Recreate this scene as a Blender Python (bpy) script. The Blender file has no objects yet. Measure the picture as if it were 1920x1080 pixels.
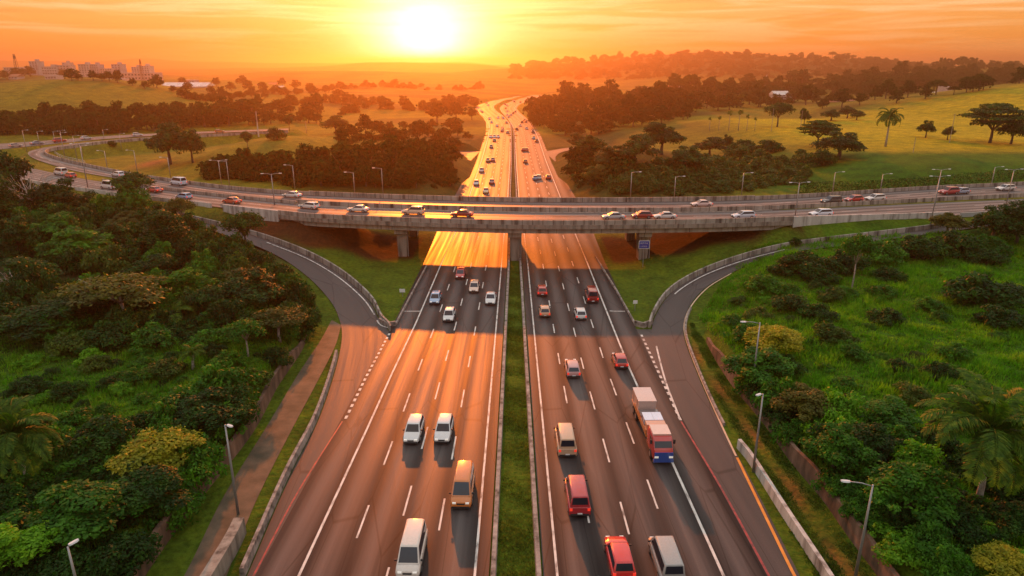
import bpy, math, random
import numpy as np
from math import radians as R
rng = np.random.default_rng(7)
random.seed(7)
S = bpy.context.scene
COL = S.collection

# ------------------------------------------------------------------ camera
H, F, CX, CY = 38.0, 1280.0, 960.0, 540.0
PITCH = math.atan(422/1280)
cam_d = bpy.data.cameras.new("camera"); cam_d.sensor_width = 36; cam_d.lens = 24.0
cam_d.clip_start = 0.5; cam_d.clip_end = 30000
cam = bpy.data.objects.new("camera", cam_d); COL.objects.link(cam)
cam.location = (0, 0, H); cam.rotation_euler = (math.pi/2 - PITCH, 0, 0)
S.camera = cam

# ------------------------------------------------------------------ light
SUN_EL, SUN_AZ = 13.5, -6.8          # degrees; azimuth from +Y, negative towards -X
S.view_settings.view_transform = 'Standard'; S.view_settings.look = 'None'
S.view_settings.gamma = 1; S.view_settings.use_curve_mapping = False
S.view_settings.exposure = 0.0
sun_d = bpy.data.lights.new("sun", 'SUN'); sun_d.energy = 5.0; sun_d.angle = R(0.6)
sun_d.color = (1.0, 0.20, 0.014)
sun = bpy.data.objects.new("sun", sun_d); COL.objects.link(sun)
sun.rotation_euler = (R(90 - SUN_EL), 0, math.pi - R(SUN_AZ))
sun.location = (-100, 900, 200)

def build_world():
    w = bpy.data.worlds.new("World"); S.world = w; w.use_nodes = True
    nt = w.node_tree; nt.nodes.clear(); N = nt.nodes.new; L = nt.links.new
    def math_(op, a, b=None, clamp=False):
        n = N("ShaderNodeMath"); n.operation = op; n.use_clamp = clamp
        for i, v in enumerate((a, b)):
            if v is None: continue
            if isinstance(v, (int, float)): n.inputs[i].default_value = v
            else: L(v, n.inputs[i])
        return n.outputs[0]
    def mixc(kind, f, a, b):
        n = N("ShaderNodeMix"); n.data_type = 'RGBA'; n.blend_type = kind; n.clamp_factor = True
        for i, v in ((0, f), (6, a), (7, b)):
            if isinstance(v, (int, float)): n.inputs[i].default_value = v
            elif isinstance(v, tuple): n.inputs[i].default_value = v + (1,)
            else: L(v, n.inputs[i])
        return n.outputs[2]
    tc = N("ShaderNodeTexCoord"); d = tc.outputs["Generated"]
    sp = N("ShaderNodeSeparateXYZ"); L(d, sp.inputs[0]); z = sp.outputs[2]
    # physical sky for the upper dome
    sky = N("ShaderNodeTexSky"); sky.sky_type = 'NISHITA'; sky.sun_disc = False
    sky.sun_elevation = R(SUN_EL); sky.sun_rotation = R(SUN_AZ); sky.dust_density = 4; sky.air_density = 1.5
    # warm evening band near the horizon
    cr = N("ShaderNodeValToRGB"); L(math_('MULTIPLY', math_('MAXIMUM', z, 0.0), 2.0, True), cr.inputs[0])
    e = cr.color_ramp.elements; e[0].position = 0; e[0].color = SKYBAND[0] + (1,); e[1].position = 1; e[1].color = SKYBAND[-1] + (1,)
    for p, c in zip((0.07, 0.15, 0.30, 0.6), SKYBAND[1:-1]):
        x = e.new(p); x.color = c + (1,)
    # sun-side versus far-side
    dt = N("ShaderNodeVectorMath"); dt.operation = 'DOT_PRODUCT'; L(d, dt.inputs[0])
    dt.inputs[1].default_value = (math.sin(R(SUN_AZ)), math.cos(R(SUN_AZ)), 0)
    side = math_('ADD', math_('MULTIPLY', dt.outputs["Value"], 0.95), 0.5, True)
    lowback = math_('MULTIPLY', math_('SUBTRACT', 1.0, side), math_('SUBTRACT', 1.0, math_('MULTIPLY', z, 1.5, True)), True)
    band = mixc('MIX', lowback, cr.outputs[0], BACKSKY)
    # clouds: thin stretched streaks
    mp = N("ShaderNodeMapping"); L(d, mp.inputs[0]); mp.inputs["Scale"].default_value = (2.2, 2.2, 34); mp.inputs["Rotation"].default_value = (0, R(2.5), 0)
    nz = N("ShaderNodeTexNoise"); L(mp.outputs[0], nz.inputs[0]); nz.inputs["Scale"].default_value = 2.0; nz.inputs["Detail"].default_value = 7; nz.inputs["Distortion"].default_value = 0.6; nz.inputs["Roughness"].default_value = 0.55
    mr = N("ShaderNodeMapRange"); L(nz.outputs[0], mr.inputs[0]); mr.inputs[1].default_value = 0.46; mr.inputs[2].default_value = 0.58
    high = math_('MULTIPLY', z, 16.0, True)
    cl = math_('MULTIPLY', mr.outputs[0], high)
    band = mixc('MIX', math_('MULTIPLY', cl, 0.6), band, CLOUDLIT)
    nz2 = N("ShaderNodeTexNoise"); mp2 = N("ShaderNodeMapping"); L(d, mp2.inputs[0]); mp2.inputs["Scale"].default_value = (2.6, 2.6, 60); mp2.inputs["Location"].default_value = (3.1, 0.4, 1.7); mp2.inputs["Rotation"].default_value = (0, R(-2), 0)
    L(mp2.outputs[0], nz2.inputs[0]); nz2.inputs["Scale"].default_value = 2.2; nz2.inputs["Detail"].default_value = 6
    mr2 = N("ShaderNodeMapRange"); L(nz2.outputs[0], mr2.inputs[0]); mr2.inputs[1].default_value = 0.55; mr2.inputs[2].default_value = 0.75
    band = mixc('MIX', math_('MULTIPLY', math_('MULTIPLY', mr2.outputs[0], high), 0.75), band, CLOUDDARK)
    # bright sun-lit vapour round the low sun
    dg = N("ShaderNodeVectorMath"); dg.operation = 'DOT_PRODUCT'; L(d, dg.inputs[0])
    ge = R(GLOW_EL)
    dg.inputs[1].default_value = (math.sin(R(SUN_AZ))*math.cos(ge), math.cos(R(SUN_AZ))*math.cos(ge), math.sin(ge))
    c = math_('MAXIMUM', dg.outputs["Value"], 0.0)
    col = band
    for k, s, colr in GLOW:
        g = math_('MULTIPLY', math_('POWER', c, k), s)
        gc = N("ShaderNodeVectorMath"); gc.operation = 'SCALE'; gc.inputs[0].default_value = colr; L(g, gc.inputs["Scale"])
        col = mixc('ADD', 1.0, col, gc.outputs[0])
    sk = N("ShaderNodeVectorMath"); sk.operation = 'SCALE'; L(sky.outputs[0], sk.inputs[0]); sk.inputs["Scale"].default_value = NISH
    col = mixc('ADD', 1.0, col, sk.outputs[0])
    k10 = N("ShaderNodeVectorMath"); k10.operation = 'SCALE'; L(col, k10.inputs[0]); k10.inputs["Scale"].default_value = 10.0*SKYGAIN
    bg = N("ShaderNodeBackground"); L(k10.outputs[0], bg.inputs[0]); bg.inputs[1].default_value = 0.1
    out = N("ShaderNodeOutputWorld"); L(bg.outputs[0], out.inputs[0])
SKYBAND = [(0.92, 0.24, 0.022), (0.95, 0.34, 0.06), (1.0, 0.42, 0.11), (0.85, 0.50, 0.24), (0.72, 0.68, 0.70), (0.90, 0.99, 1.04)]
BACKSKY = (0.14, 0.135, 0.165)
CLOUDLIT = (1.05, 0.68, 0.34); CLOUDDARK = (0.70, 0.26, 0.06)
GLOW_EL = 0.6
GLOW = [(40, 0.10, (1, 0.56, 0.17)), (150, 0.42, (1, 0.80, 0.52)), (380, 1.25, (1, 0.92, 0.82)), (900, 1.0, (1, 0.95, 0.9))]
NISH = 0.01; SKYGAIN = 1.0
HAZE_D = 0.00034; HAZE_G = 0.87; HAZE_COL = (0.92, 0.60, 0.36)
build_world()
S.cycles.max_bounces = 6; S.cycles.diffuse_bounces = 2; S.cycles.glossy_bounces = 2; S.cycles.transmission_bounces = 4
S.cycles.volume_bounces = 0; S.cycles.use_denoising = True

# ------------------------------------------------------------------ pixel <-> world
cp, sn = math.cos(PITCH), math.sin(PITCH)
def ray(px, py):
    a, b = px - CX, -(py - CY)
    return np.array([a, F*cp + b*sn, -F*sn + b*cp])
def G(px, py, z=0.0):
    d = ray(px, py); t = (z - H)/d[2]
    return np.array([d[0]*t, d[1]*t, z])
def PY(px, py, Y):
    d = ray(px, py); t = Y/d[1]
    return np.array([d[0]*t, Y, H + d[2]*t])
def pxm(p):                      # image pixels per metre at a world point
    return F/(p[1]*cp + (H - p[2])*sn)
def sstep(a, b, x):
    t = np.clip((np.asarray(x, float) - a)/(b - a), 0, 1); return t*t*(3 - 2*t)
def catmull(P, n):               # smooth an array of points through an open polyline
    P = np.asarray(P, float); Q = np.vstack([2*P[0]-P[1], P, 2*P[-1]-P[-2]])
    out = []
    for i in range(1, len(Q)-2):
        for k in range(n):
            t = k/n; p0, p1, p2, p3 = Q[i-1], Q[i], Q[i+1], Q[i+2]
            out.append(0.5*((2*p1) + (-p0+p2)*t + (2*p0-5*p1+4*p2-p3)*t*t + (-p0+3*p1-3*p2+p3)*t**3))
    out.append(P[-1]); return np.array(out)

# ------------------------------------------------------------------ object helpers
def tag(o, label=None, cat=None, group=None, kind=None):
    if label: o["label"] = label
    if cat: o["category"] = cat
    if group: o["group"] = group
    if kind: o["kind"] = kind
    return o
def link(o, parent=None):
    COL.objects.link(o)
    if parent is not None: o.parent = parent
    return o
def empty(name, loc=(0, 0, 0), rz=0, sc=(1, 1, 1)):
    o = bpy.data.objects.new(name, None); o.empty_display_size = 0.3
    o.location = tuple(float(v) for v in loc); o.rotation_euler = (0, 0, rz); o.scale = sc
    return link(o)
def mesh_np(name, V, Fq, mats=(), midx=None, smooth=False, uv=None, col=None):
    me = bpy.data.meshes.new(name); V = np.asarray(V, np.float32)
    if isinstance(Fq, np.ndarray):
        n, k = Fq.shape
        me.vertices.add(len(V)); me.vertices.foreach_set("co", V.ravel())
        me.loops.add(n*k); me.loops.foreach_set("vertex_index", Fq.astype(np.int32).ravel())
        me.polygons.add(n); me.polygons.foreach_set("loop_start", np.arange(0, n*k, k, dtype=np.int32))
        me.polygons.foreach_set("loop_total", np.full(n, k, np.int32))
    else:
        me.from_pydata([tuple(map(float, v)) for v in V], [], [tuple(int(i) for i in f) for f in Fq])
    for m in mats: me.materials.append(m)
    if midx is not None: me.polygons.foreach_set("material_index", np.asarray(midx, np.int32))
    if smooth: me.polygons.foreach_set("use_smooth", np.ones(len(me.polygons), bool))
    if uv is not None:
        l = me.uv_layers.new(name="uv"); vi = np.zeros(len(me.loops), np.int32); me.loops.foreach_get("vertex_index", vi)
        l.data.foreach_set("uv", np.asarray(uv, np.float32)[vi].ravel())
    if col is not None:
        a = me.color_attributes.new("tint", 'FLOAT_COLOR', 'POINT'); c = np.ones((len(V), 4), np.float32); c[:, :3] = col
        a.data.foreach_set("color", c.ravel())
    me.update(calc_edges=True); me.validate(); return me
def put(name, me, parent=None, loc=None, rz=0.0):
    o = bpy.data.objects.new(name, me)
    if loc is not None: o.location = tuple(float(v) for v in loc)
    o.rotation_euler = (0, 0, rz); return link(o, parent)
class MB:
    def __init__(s): s.V = []; s.F = []; s.M = []; s.m = 0
    def add(s, V, F):
        b = len(s.V); s.V += [tuple(map(float, v)) for v in V]
        for f in F: s.F.append(tuple(i + b for i in f)); s.M.append(s.m)
        return s
    def box(s, c, d, rz=0.0):
        x, y, z = (v/2 for v in d); ca, sa = math.cos(rz), math.sin(rz); V = []
        for dz in (-z, z):
            for dx, dy in ((-x, -y), (x, -y), (x, y), (-x, y)):
                V.append((c[0]+dx*ca-dy*sa, c[1]+dx*sa+dy*ca, c[2]+dz))
        return s.add(V, [(3, 2, 1, 0), (4, 5, 6, 7), (0, 1, 5, 4), (1, 2, 6, 5), (2, 3, 7, 6), (3, 0, 4, 7)])
    def tube(s, pts, rad, n=8, cap=True):
        pts = [np.array(p, float) for p in pts]; k = len(pts); V = []
        if isinstance(rad, (int, float)): rad = [rad]*k
        for i, p in enumerate(pts):
            t = pts[min(i+1, k-1)] - pts[max(i-1, 0)]; t = t/(np.linalg.norm(t)+1e-9)
            a = np.cross(t, (0, 0, 1) if abs(t[2]) < 0.9 else (1, 0, 0)); a /= np.linalg.norm(a); b = np.cross(t, a)
            for j in range(n):
                an = 2*math.pi*j/n; V.append(p + rad[i]*(a*math.cos(an) + b*math.sin(an)))
        Fc = [(i*n+j, i*n+(j+1) % n, (i+1)*n+(j+1) % n, (i+1)*n+j) for i in range(k-1) for j in range(n)]
        if cap: Fc += [tuple(range(n))[::-1], tuple((k-1)*n+j for j in range(n))]
        return s.add(V, Fc)
    def loft(s, rings, cap=True):
        n = len(rings[0]); V = [p for r in rings for p in r]
        Fc = [(i*n+j, i*n+(j+1) % n, (i+1)*n+(j+1) % n, (i+1)*n+j) for i in range(len(rings)-1) for j in range(n)]
        if cap: Fc += [tuple(range(n))[::-1], tuple((len(rings)-1)*n+j for j in range(n))]
        return s.add(V, Fc)
    def mesh(s, name, mats, smooth=False):
        if not isinstance(mats, (list, tuple)): mats = [mats]
        return mesh_np(name, s.V, s.F, mats, s.M, smooth)
    def build(s, name, mats, parent=None, loc=None, rz=0.0, smooth=False):
        return put(name, s.mesh(name, mats, smooth), parent, loc, rz)

# ------------------------------------------------------------------ materials
def mat(name, rough=0.6, metal=0.0, spec=0.5):
    m = bpy.data.materials.new(name); m.use_nodes = True; nt = m.node_tree
    b = nt.nodes["Principled BSDF"]; b.inputs["Roughness"].default_value = rough; b.inputs["Metallic"].default_value = metal
    b.inputs["Specular IOR Level"].default_value = spec
    return m, nt, b
def ramp(nt, src, stops):
    cr = nt.nodes.new("ShaderNodeValToRGB"); nt.links.new(src, cr.inputs[0]); e = cr.color_ramp.elements
    while len(e) < len(stops): e.new(0.5)
    for x, (p, c) in zip(e, stops): x.position = p; x.color = tuple(c) + (1,)
    return cr.outputs[0]
def noise(nt, vec, scale, detail=4, dist=0.0, rough=0.55):
    n = nt.nodes.new("ShaderNodeTexNoise"); n.inputs["Scale"].default_value = scale; n.inputs["Detail"].default_value = detail
    n.inputs["Distortion"].default_value = dist; n.inputs["Roughness"].default_value = rough
    if vec is not None: nt.links.new(vec, n.inputs[0])
    return n.outputs[0]
def mapping(nt, vec, sc):
    m = nt.nodes.new("ShaderNodeMapping"); nt.links.new(vec, m.inputs[0]); m.inputs["Scale"].default_value = sc; return m.outputs[0]
def mix(nt, kind, f, a, b):
    n = nt.nodes.new("ShaderNodeMix"); n.data_type = 'RGBA'; n.blend_type = kind
    for i, v in ((0, f), (6, a), (7, b)):
        if isinstance(v, (int, float)): n.inputs[i].default_value = v
        elif isinstance(v, tuple): n.inputs[i].default_value = v + (1,)
        else: nt.links.new(v, n.inputs[i])
    return n.outputs[2]
def bump(nt, b, h, strength=0.3, dist=0.1):
    n = nt.nodes.new("ShaderNodeBump"); n.inputs["Strength"].default_value = strength; n.inputs["Distance"].default_value = dist
    nt.links.new(h, n.inputs["Height"]); nt.links.new(n.outputs[0], b.inputs["Normal"])
def pos(nt): return nt.nodes.new("ShaderNodeNewGeometry").outputs["Position"]
def objco(nt): return nt.nodes.new("ShaderNodeTexCoord").outputs["Object"]

def m_asphalt(name, c0, c1, lanes=True, rough=0.5):
    m, nt, b = mat(name, rough, 0.0, 0.27); uv = nt.nodes.new("ShaderNodeUVMap"); uv.uv_map = "uv"
    fine = noise(nt, mapping(nt, uv.outputs[0], (3, 3, 1)), 3.0, 6)
    streak = noise(nt, mapping(nt, uv.outputs[0], (1.1, 0.02, 1)), 1.0, 5)
    patch = noise(nt, mapping(nt, uv.outputs[0], (0.12, 0.03, 1)), 1.0, 3)
    c = ramp(nt, streak, [(0.32, c0), (0.7, c1)])
    c = mix(nt, 'MULTIPLY', 0.7, c, ramp(nt, patch, [(0.3, (0.75, 0.75, 0.75)), (0.7, (1.1, 1.1, 1.1))]))
    c = mix(nt, 'MULTIPLY', 0.5, c, ramp(nt, fine, [(0.3, (0.7, 0.7, 0.7)), (0.7, (1.15, 1.15, 1.15))]))
    if lanes:
        sep = nt.nodes.new("ShaderNodeSeparateXYZ"); nt.links.new(uv.outputs[0], sep.inputs[0])
        w = nt.nodes.new("ShaderNodeMath"); w.operation = 'MULTIPLY'; nt.links.new(sep.outputs[0], w.inputs[0]); w.inputs[1].default_value = 2*math.pi/3.5
        s_ = nt.nodes.new("ShaderNodeMath"); s_.operation = 'COSINE'; nt.links.new(w.outputs[0], s_.inputs[0])
        mr = nt.nodes.new("ShaderNodeMapRange"); nt.links.new(s_.outputs[0], mr.inputs[0]); mr.inputs[1].default_value = -1; mr.inputs[2].default_value = 1; mr.inputs[3].default_value = 1.2; mr.inputs[4].default_value = 0.42
        c = mix(nt, 'MULTIPLY', 0.85, c, mr.outputs[0])
        ms = nt.nodes.new("ShaderNodeMath"); ms.operation = 'MULTIPLY'; nt.links.new(mr.outputs[0], ms.inputs[0]); nt.links.new(ramp(nt, streak, [(0.3, (0.16, 0.16, 0.16)), (0.7, (0.36, 0.36, 0.36))]), ms.inputs[1]); nt.links.new(ms.outputs[0], b.inputs['Specular IOR Level'])
    vo = nt.nodes.new("ShaderNodeTexVoronoi"); vo.feature = 'DISTANCE_TO_EDGE'; nt.links.new(mapping(nt, uv.outputs[0], (0.28, 0.05, 1)), vo.inputs["Vector"]); vo.inputs["Scale"].default_value = 1.0
    cr2 = ramp(nt, vo.outputs["Distance"], [(0.005, (0.4, 0.4, 0.4)), (0.014, (1, 1, 1))]); c = mix(nt, 'MULTIPLY', 0.8, c, cr2)
    vo2 = nt.nodes.new("ShaderNodeTexVoronoi"); nt.links.new(mapping(nt, uv.outputs[0], (0.25, 0.035, 1)), vo2.inputs["Vector"]); vo2.inputs["Scale"].default_value = 1.0
    sx = nt.nodes.new("ShaderNodeSeparateColor"); nt.links.new(vo2.outputs["Color"], sx.inputs[0])
    c = mix(nt, 'MULTIPLY', 0.5, c, ramp(nt, sx.outputs[0], [(0.0, (0.45, 0.45, 0.47)), (0.12, (0.75, 0.75, 0.77)), (0.2, (1, 1, 1)), (0.85, (1.0, 1.0, 1.0)), (0.92, (1.35, 1.32, 1.28))]))
    nt.links.new(c, b.inputs["Base Color"])
    rr = nt.nodes.new("ShaderNodeMapRange"); nt.links.new(streak, rr.inputs[0]); rr.inputs[1].default_value = 0.3; rr.inputs[2].default_value = 0.7; rr.inputs[3].default_value = rough-0.1; rr.inputs[4].default_value = rough+0.16
    nt.links.new(rr.outputs[0], b.inputs["Roughness"])
    bump(nt, b, fine, 0.25, 0.01); return m
def m_noisy(name, c0, c1, scale=1.0, rough=0.75, detail=6, metal=0, spec=0.4, bs=0.3, bd=0.03, sc=(1, 1, 1), c2=None):
    m, nt, b = mat(name, rough, metal, spec); n = noise(nt, mapping(nt, pos(nt), sc), scale, detail)
    st = [(0.35, c0), (0.68, c1)] if c2 is None else [(0.3, c0), (0.5, c1), (0.72, c2)]
    nt.links.new(ramp(nt, n, st), b.inputs["Base Color"])
    if bs: bump(nt, b, n, bs, bd)
    return m
def m_flat(name, c, rough=0.5, metal=0.0, coat=0.0, emit=None, es=1.0, spec=0.5):
    m, nt, b = mat(name, rough, metal, spec)
    n = noise(nt, objco(nt), 9, 3)
    nt.links.new(ramp(nt, n, [(0.3, tuple(v*0.9 for v in c)), (0.7, tuple(min(1, v*1.05) for v in c))]), b.inputs["Base Color"])
    b.inputs["Coat Weight"].default_value = coat; b.inputs["Coat Roughness"].default_value = 0.05
    if emit: b.inputs["Emission Color"].default_value = tuple(emit)+(1,); b.inputs["Emission Strength"].default_value = es
    return m
def m_leaf(name, c0, c1, c2, trans=0.24, spec=0.18):
    m = bpy.data.materials.new(name); m.use_nodes = True; nt = m.node_tree; nt.nodes.clear()
    oi = nt.nodes.new("ShaderNodeObjectInfo"); n1 = noise(nt, objco(nt), 2.3, 4); n2 = noise(nt, objco(nt), 14, 2)
    c = ramp(nt, n1, [(0.3, c0), (0.5, c1), (0.72, c2)])
    c = mix(nt, 'MULTIPLY', 0.6, c, ramp(nt, n2, [(0.35, (0.55, 0.6, 0.5)), (0.65, (1.3, 1.25, 1.1))]))
    c = mix(nt, 'MULTIPLY', 0.75, c, ramp(nt, oi.outputs["Random"], [(0, (0.62, 0.72, 0.7)), (0.5, (1, 1, 1)), (1, (1.35, 1.2, 0.8))]))
    d = nt.nodes.new("ShaderNodeBsdfPrincipled"); d.inputs["Roughness"].default_value = 0.6; d.inputs["Specular IOR Level"].default_value = spec if trans else 0.0; nt.links.new(c, d.inputs["Base Color"])
    t = nt.nodes.new("ShaderNodeBsdfTranslucent"); nt.links.new(mix(nt, 'MULTIPLY', 1.0, c, (1.3, 2.3, 0.6)), t.inputs[0])
    mx = nt.nodes.new("ShaderNodeMixShader"); mx.inputs[0].default_value = trans
    nt.links.new(d.outputs[0], mx.inputs[1]); nt.links.new(t.outputs[0], mx.inputs[2])
    o = nt.nodes.new("ShaderNodeOutputMaterial"); nt.links.new(mx.outputs[0], o.inputs[0]); return m

M = {}
M['asphalt'] = m_asphalt('asphalt', (0.040, 0.034, 0.035), (0.082, 0.071, 0.071))
M['ramp_asphalt'] = m_asphalt('ramp_asphalt', (0.050, 0.043, 0.043), (0.092, 0.079, 0.078), False, 0.55)
M['deck_asphalt'] = m_asphalt('deck_asphalt', (0.10, 0.09, 0.09), (0.19, 0.165, 0.16), True, 0.5)
M['track'] = m_noisy('dirt_track', (0.06, 0.05, 0.03), (0.15, 0.10, 0.065), 0.5)
M['white_paint'] = m_noisy('white_road_paint', (0.16, 0.145, 0.14), (0.60, 0.57, 0.55), 2.2, 0.6, 8, bs=0, sc=(1, .35, 1), c2=(0.74, 0.71, 0.69))
M['red_line'] = m_noisy('mottled_red', (0.14, 0.03, 0.035), (0.42, 0.05, 0.05), 1.6, 0.5, bs=0)
M['orange_line'] = m_noisy('mottled_orange', (0.60, 0.20, 0.02), (0.78, 0.30, 0.04), 1.0, 0.5, bs=0)
M['buff_paint'] = m_noisy('buff_road_paint', (0.55, 0.36, 0.24), (0.7, 0.5, 0.36), 1.0, 0.5, bs=0)
M['concrete'] = m_noisy('weathered_concrete', (0.07, 0.055, 0.045), (0.25, 0.21, 0.18), 0.8, 0.88, 10, bs=0.35, bd=0.04, sc=(1.6, 1.6, 0.16), c2=(0.36, 0.31, 0.27))
M['pale_concrete'] = m_noisy('pale_concrete', (0.12, 0.095, 0.08), (0.34, 0.29, 0.25), 0.6, 0.88, 9, sc=(1.8, 1.8, 0.14), c2=(0.44, 0.39, 0.34))
M['stained'] = m_noisy('stained_parapet', (0.035, 0.03, 0.027), (0.30, 0.26, 0.23), 0.7, 0.9, 10, sc=(1, 1, 0.15), c2=(0.42, 0.38, 0.35))
def seams(m, period):
    nt = m.node_tree; b = nt.nodes["Principled BSDF"]; src = b.inputs["Base Color"].links[0].from_socket
    sp = nt.nodes.new("ShaderNodeSeparateXYZ"); nt.links.new(pos(nt), sp.inputs[0])
    d = nt.nodes.new("ShaderNodeMath"); d.operation = 'PINGPONG'; nt.links.new(sp.outputs[0], d.inputs[0]); d.inputs[1].default_value = period/2
    nt.links.new(mix(nt, 'MULTIPLY', 1.0, src, ramp(nt, d.outputs[0], [(0.03, (0.25, 0.23, 0.22)), (0.09, (1, 1, 1))])), b.inputs["Base Color"])
seams(M['stained'], 2.0); seams(M['pale_concrete'], 8.75)
M['mossy'] = m_noisy('mossy_kerb', (0.05, 0.045, 0.035), (0.27, 0.22, 0.20), 1.3, 0.9, 10, c2=(0.42, 0.36, 0.33))
M['earth_wall'] = m_noisy('stained_retaining_wall', (0.03, 0.028, 0.018), (0.13, 0.075, 0.05), 0.9, 0.9, 9, sc=(1, 1, 0.25), c2=(0.26, 0.15, 0.105))
M['white_wall'] = m_noisy('white_barrier', (0.14, 0.12, 0.11), (0.46, 0.43, 0.41), 1.1, 0.85, 10, sc=(1, 1, 0.15), c2=(0.60, 0.57, 0.55))
M['steel'] = m_flat('galvanised_steel', (0.34, 0.35, 0.37), 0.45, 0.6)
M['rail'] = m_flat('guard_rail_steel', (0.45, 0.47, 0.5), 0.4, 0.5)
M['lamp'] = m_flat('lamp_head_shell', (0.62, 0.64, 0.68), 0.4)
M['sign_blue'] = m_flat('blue_sign_sheet', (0.015, 0.04, 0.30), 0.4)
M['sign_white'] = m_flat('white_sign_sheet', (0.75, 0.75, 0.78), 0.4)
M['glass'] = m_flat('dark_car_glass', (0.018, 0.022, 0.035), 0.06, spec=0.6)
M['rubber'] = m_flat('tyre_rubber', (0.02, 0.02, 0.02), 0.8)
M['rim'] = m_flat('wheel_rim', (0.4, 0.4, 0.42), 0.3, 0.8)
M['black_plastic'] = m_flat('black_plastic', (0.025, 0.025, 0.028), 0.6)
M['headlight'] = m_flat('headlight_lens', (0.8, 0.8, 0.8), 0.15, emit=(1, 0.9, 0.75), es=0.25)
M['taillight'] = m_flat('taillight_lens', (0.5, 0.02, 0.02), 0.2, emit=(1, 0.05, 0.02), es=0.7)
M['bark'] = m_noisy('bark', (0.05, 0.035, 0.025), (0.13, 0.10, 0.075), 3.0, 0.9)
M['pale_bark'] = m_noisy('pale_bark', (0.22, 0.19, 0.16), (0.42, 0.38, 0.34), 3.0, 0.85)
def scaled(f, *cs): return [tuple(v*f for v in c) for c in cs]
M['leaf_dark'] = m_leaf('leaf_dark', (0.007, 0.026, 0.003), (0.014, 0.052, 0.005), (0.038, 0.11, 0.007))
M['leaf_mid'] = m_leaf('leaf_mid', (0.015, 0.058, 0.004), (0.034, 0.125, 0.007), (0.085, 0.23, 0.010))
M['leaf_lime'] = m_leaf('leaf_lime', (0.055, 0.16, 0.008), (0.105, 0.27, 0.011), (0.20, 0.36, 0.014))
M['leaf_yellow'] = m_leaf('leaf_yellow', (0.12, 0.15, 0.010), (0.27, 0.25, 0.015), (0.46, 0.33, 0.018))
M['leaf_olive'] = m_leaf('leaf_olive', (0.040, 0.050, 0.010), (0.075, 0.080, 0.013), (0.13, 0.115, 0.018))
M['leaf_sage'] = m_leaf('leaf_sage', (0.024, 0.050, 0.008), (0.045, 0.085, 0.011), (0.085, 0.13, 0.014))
M['leaf_far'] = m_leaf('leaf_far', (0.012, 0.026, 0.007), (0.022, 0.042, 0.009), (0.040, 0.066, 0.012), 0.0)
M['leaf_palm'] = m_leaf('leaf_palm', (0.028, 0.07, 0.009), (0.055, 0.12, 0.012), (0.15, 0.20, 0.020))
# ================================================================== THE SETTING
ZD = 8.0                                      # deck level of the overpass
def rows(tab):                                # pixel polyline (x by row) sampled densely by row
    t = np.array(sorted(tab, key=lambda q: -q[1]), float)
    return t
ROWS = np.concatenate([np.arange(1230, 620, -15.0), np.arange(620, 380, -8.0), np.arange(380, 240, -4.0), np.arange(240, 177.9, -1.0)])
def edge(tab):
    t = rows(tab); ys = ROWS
    x = np.interp(-ys, -t[:, 1], t[:, 0])
    k = np.ones(5)/5; xs = np.convolve(np.pad(x, 2, mode='edge'), k, 'valid')
    xs = np.where(ys < 300, xs, x)            # soften the far bends only
    return np.array([G(a, b) for a, b in zip(xs, ys)])
LO = edge([(490, 1230), (560, 1080), (690, 800), (735, 700), (780, 605), (825, 500), (852, 440), (880, 368), (903, 300), (913, 265), (918, 243), (917, 230), (910, 219), (896, 208), (894, 201), (905, 195), (930, 188), (955, 183.5), (976, 179.5), (985, 177)])
LI = edge([(880, 1230), (890, 1080), (940, 500), (945, 440), (952, 368), (956, 300), (957, 245), (955, 232), (945, 219), (929, 207), (924, 200), (931, 194), (950, 188.5), (970, 184), (984, 180), (990, 177)])
RI = edge([(1060, 1230), (1045, 1080), (990, 500), (983, 440), (973, 368), (968, 300), (966, 250), (962, 236), (953, 223), (941, 210), (937, 203), (943, 196), (961, 189.5), (978, 184.5), (992, 180.5), (997, 177)])
RO = edge([(1428, 1230), (1357, 1080), (1262, 870), (1180, 690), (1100, 490), (1075, 430), (1050, 368), (1023, 300), (1008, 255), (998, 238), (985, 224), (970, 211), (964, 203), (970, 196), (990, 188.5), (1005, 184), (1013, 180.5), (1016, 177)])
def shift(P, off):
    Q = P.copy(); t = np.gradient(P[:, :2], axis=0); t /= np.linalg.norm(t, axis=1)[:, None]
    o = np.interp(P[:, 1], *off) if isinstance(off, tuple) else off
    Q[:, 0] += t[:, 1]*o; Q[:, 1] -= t[:, 0]*o; return Q
yb = ([40, 100, 160, 215, 235, 300, 900], )
LE = shift(LO, (np.array([30, 100, 132, 160, 200, 225, 240, 900.]), -np.array([3.4, 3.4, 3.6, 4.5, 4.5, 4.0, 2.0, 1.8])))
RE = shift(RO, (np.array([30, 100, 132, 160, 200, 225, 240, 900.]), np.array([3.4, 3.4, 3.6, 4.5, 4.5, 4.0, 2.0, 1.8])))
sh_in = np.array([30, 130, 210, 900.]); LM = shift(LI, (sh_in, np.array([1.1, 1.1, 0.35, 0.3]))); RM = shift(RI, (sh_in, -np.array([1.1, 1.1, 0.35, 0.3])))
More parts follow.
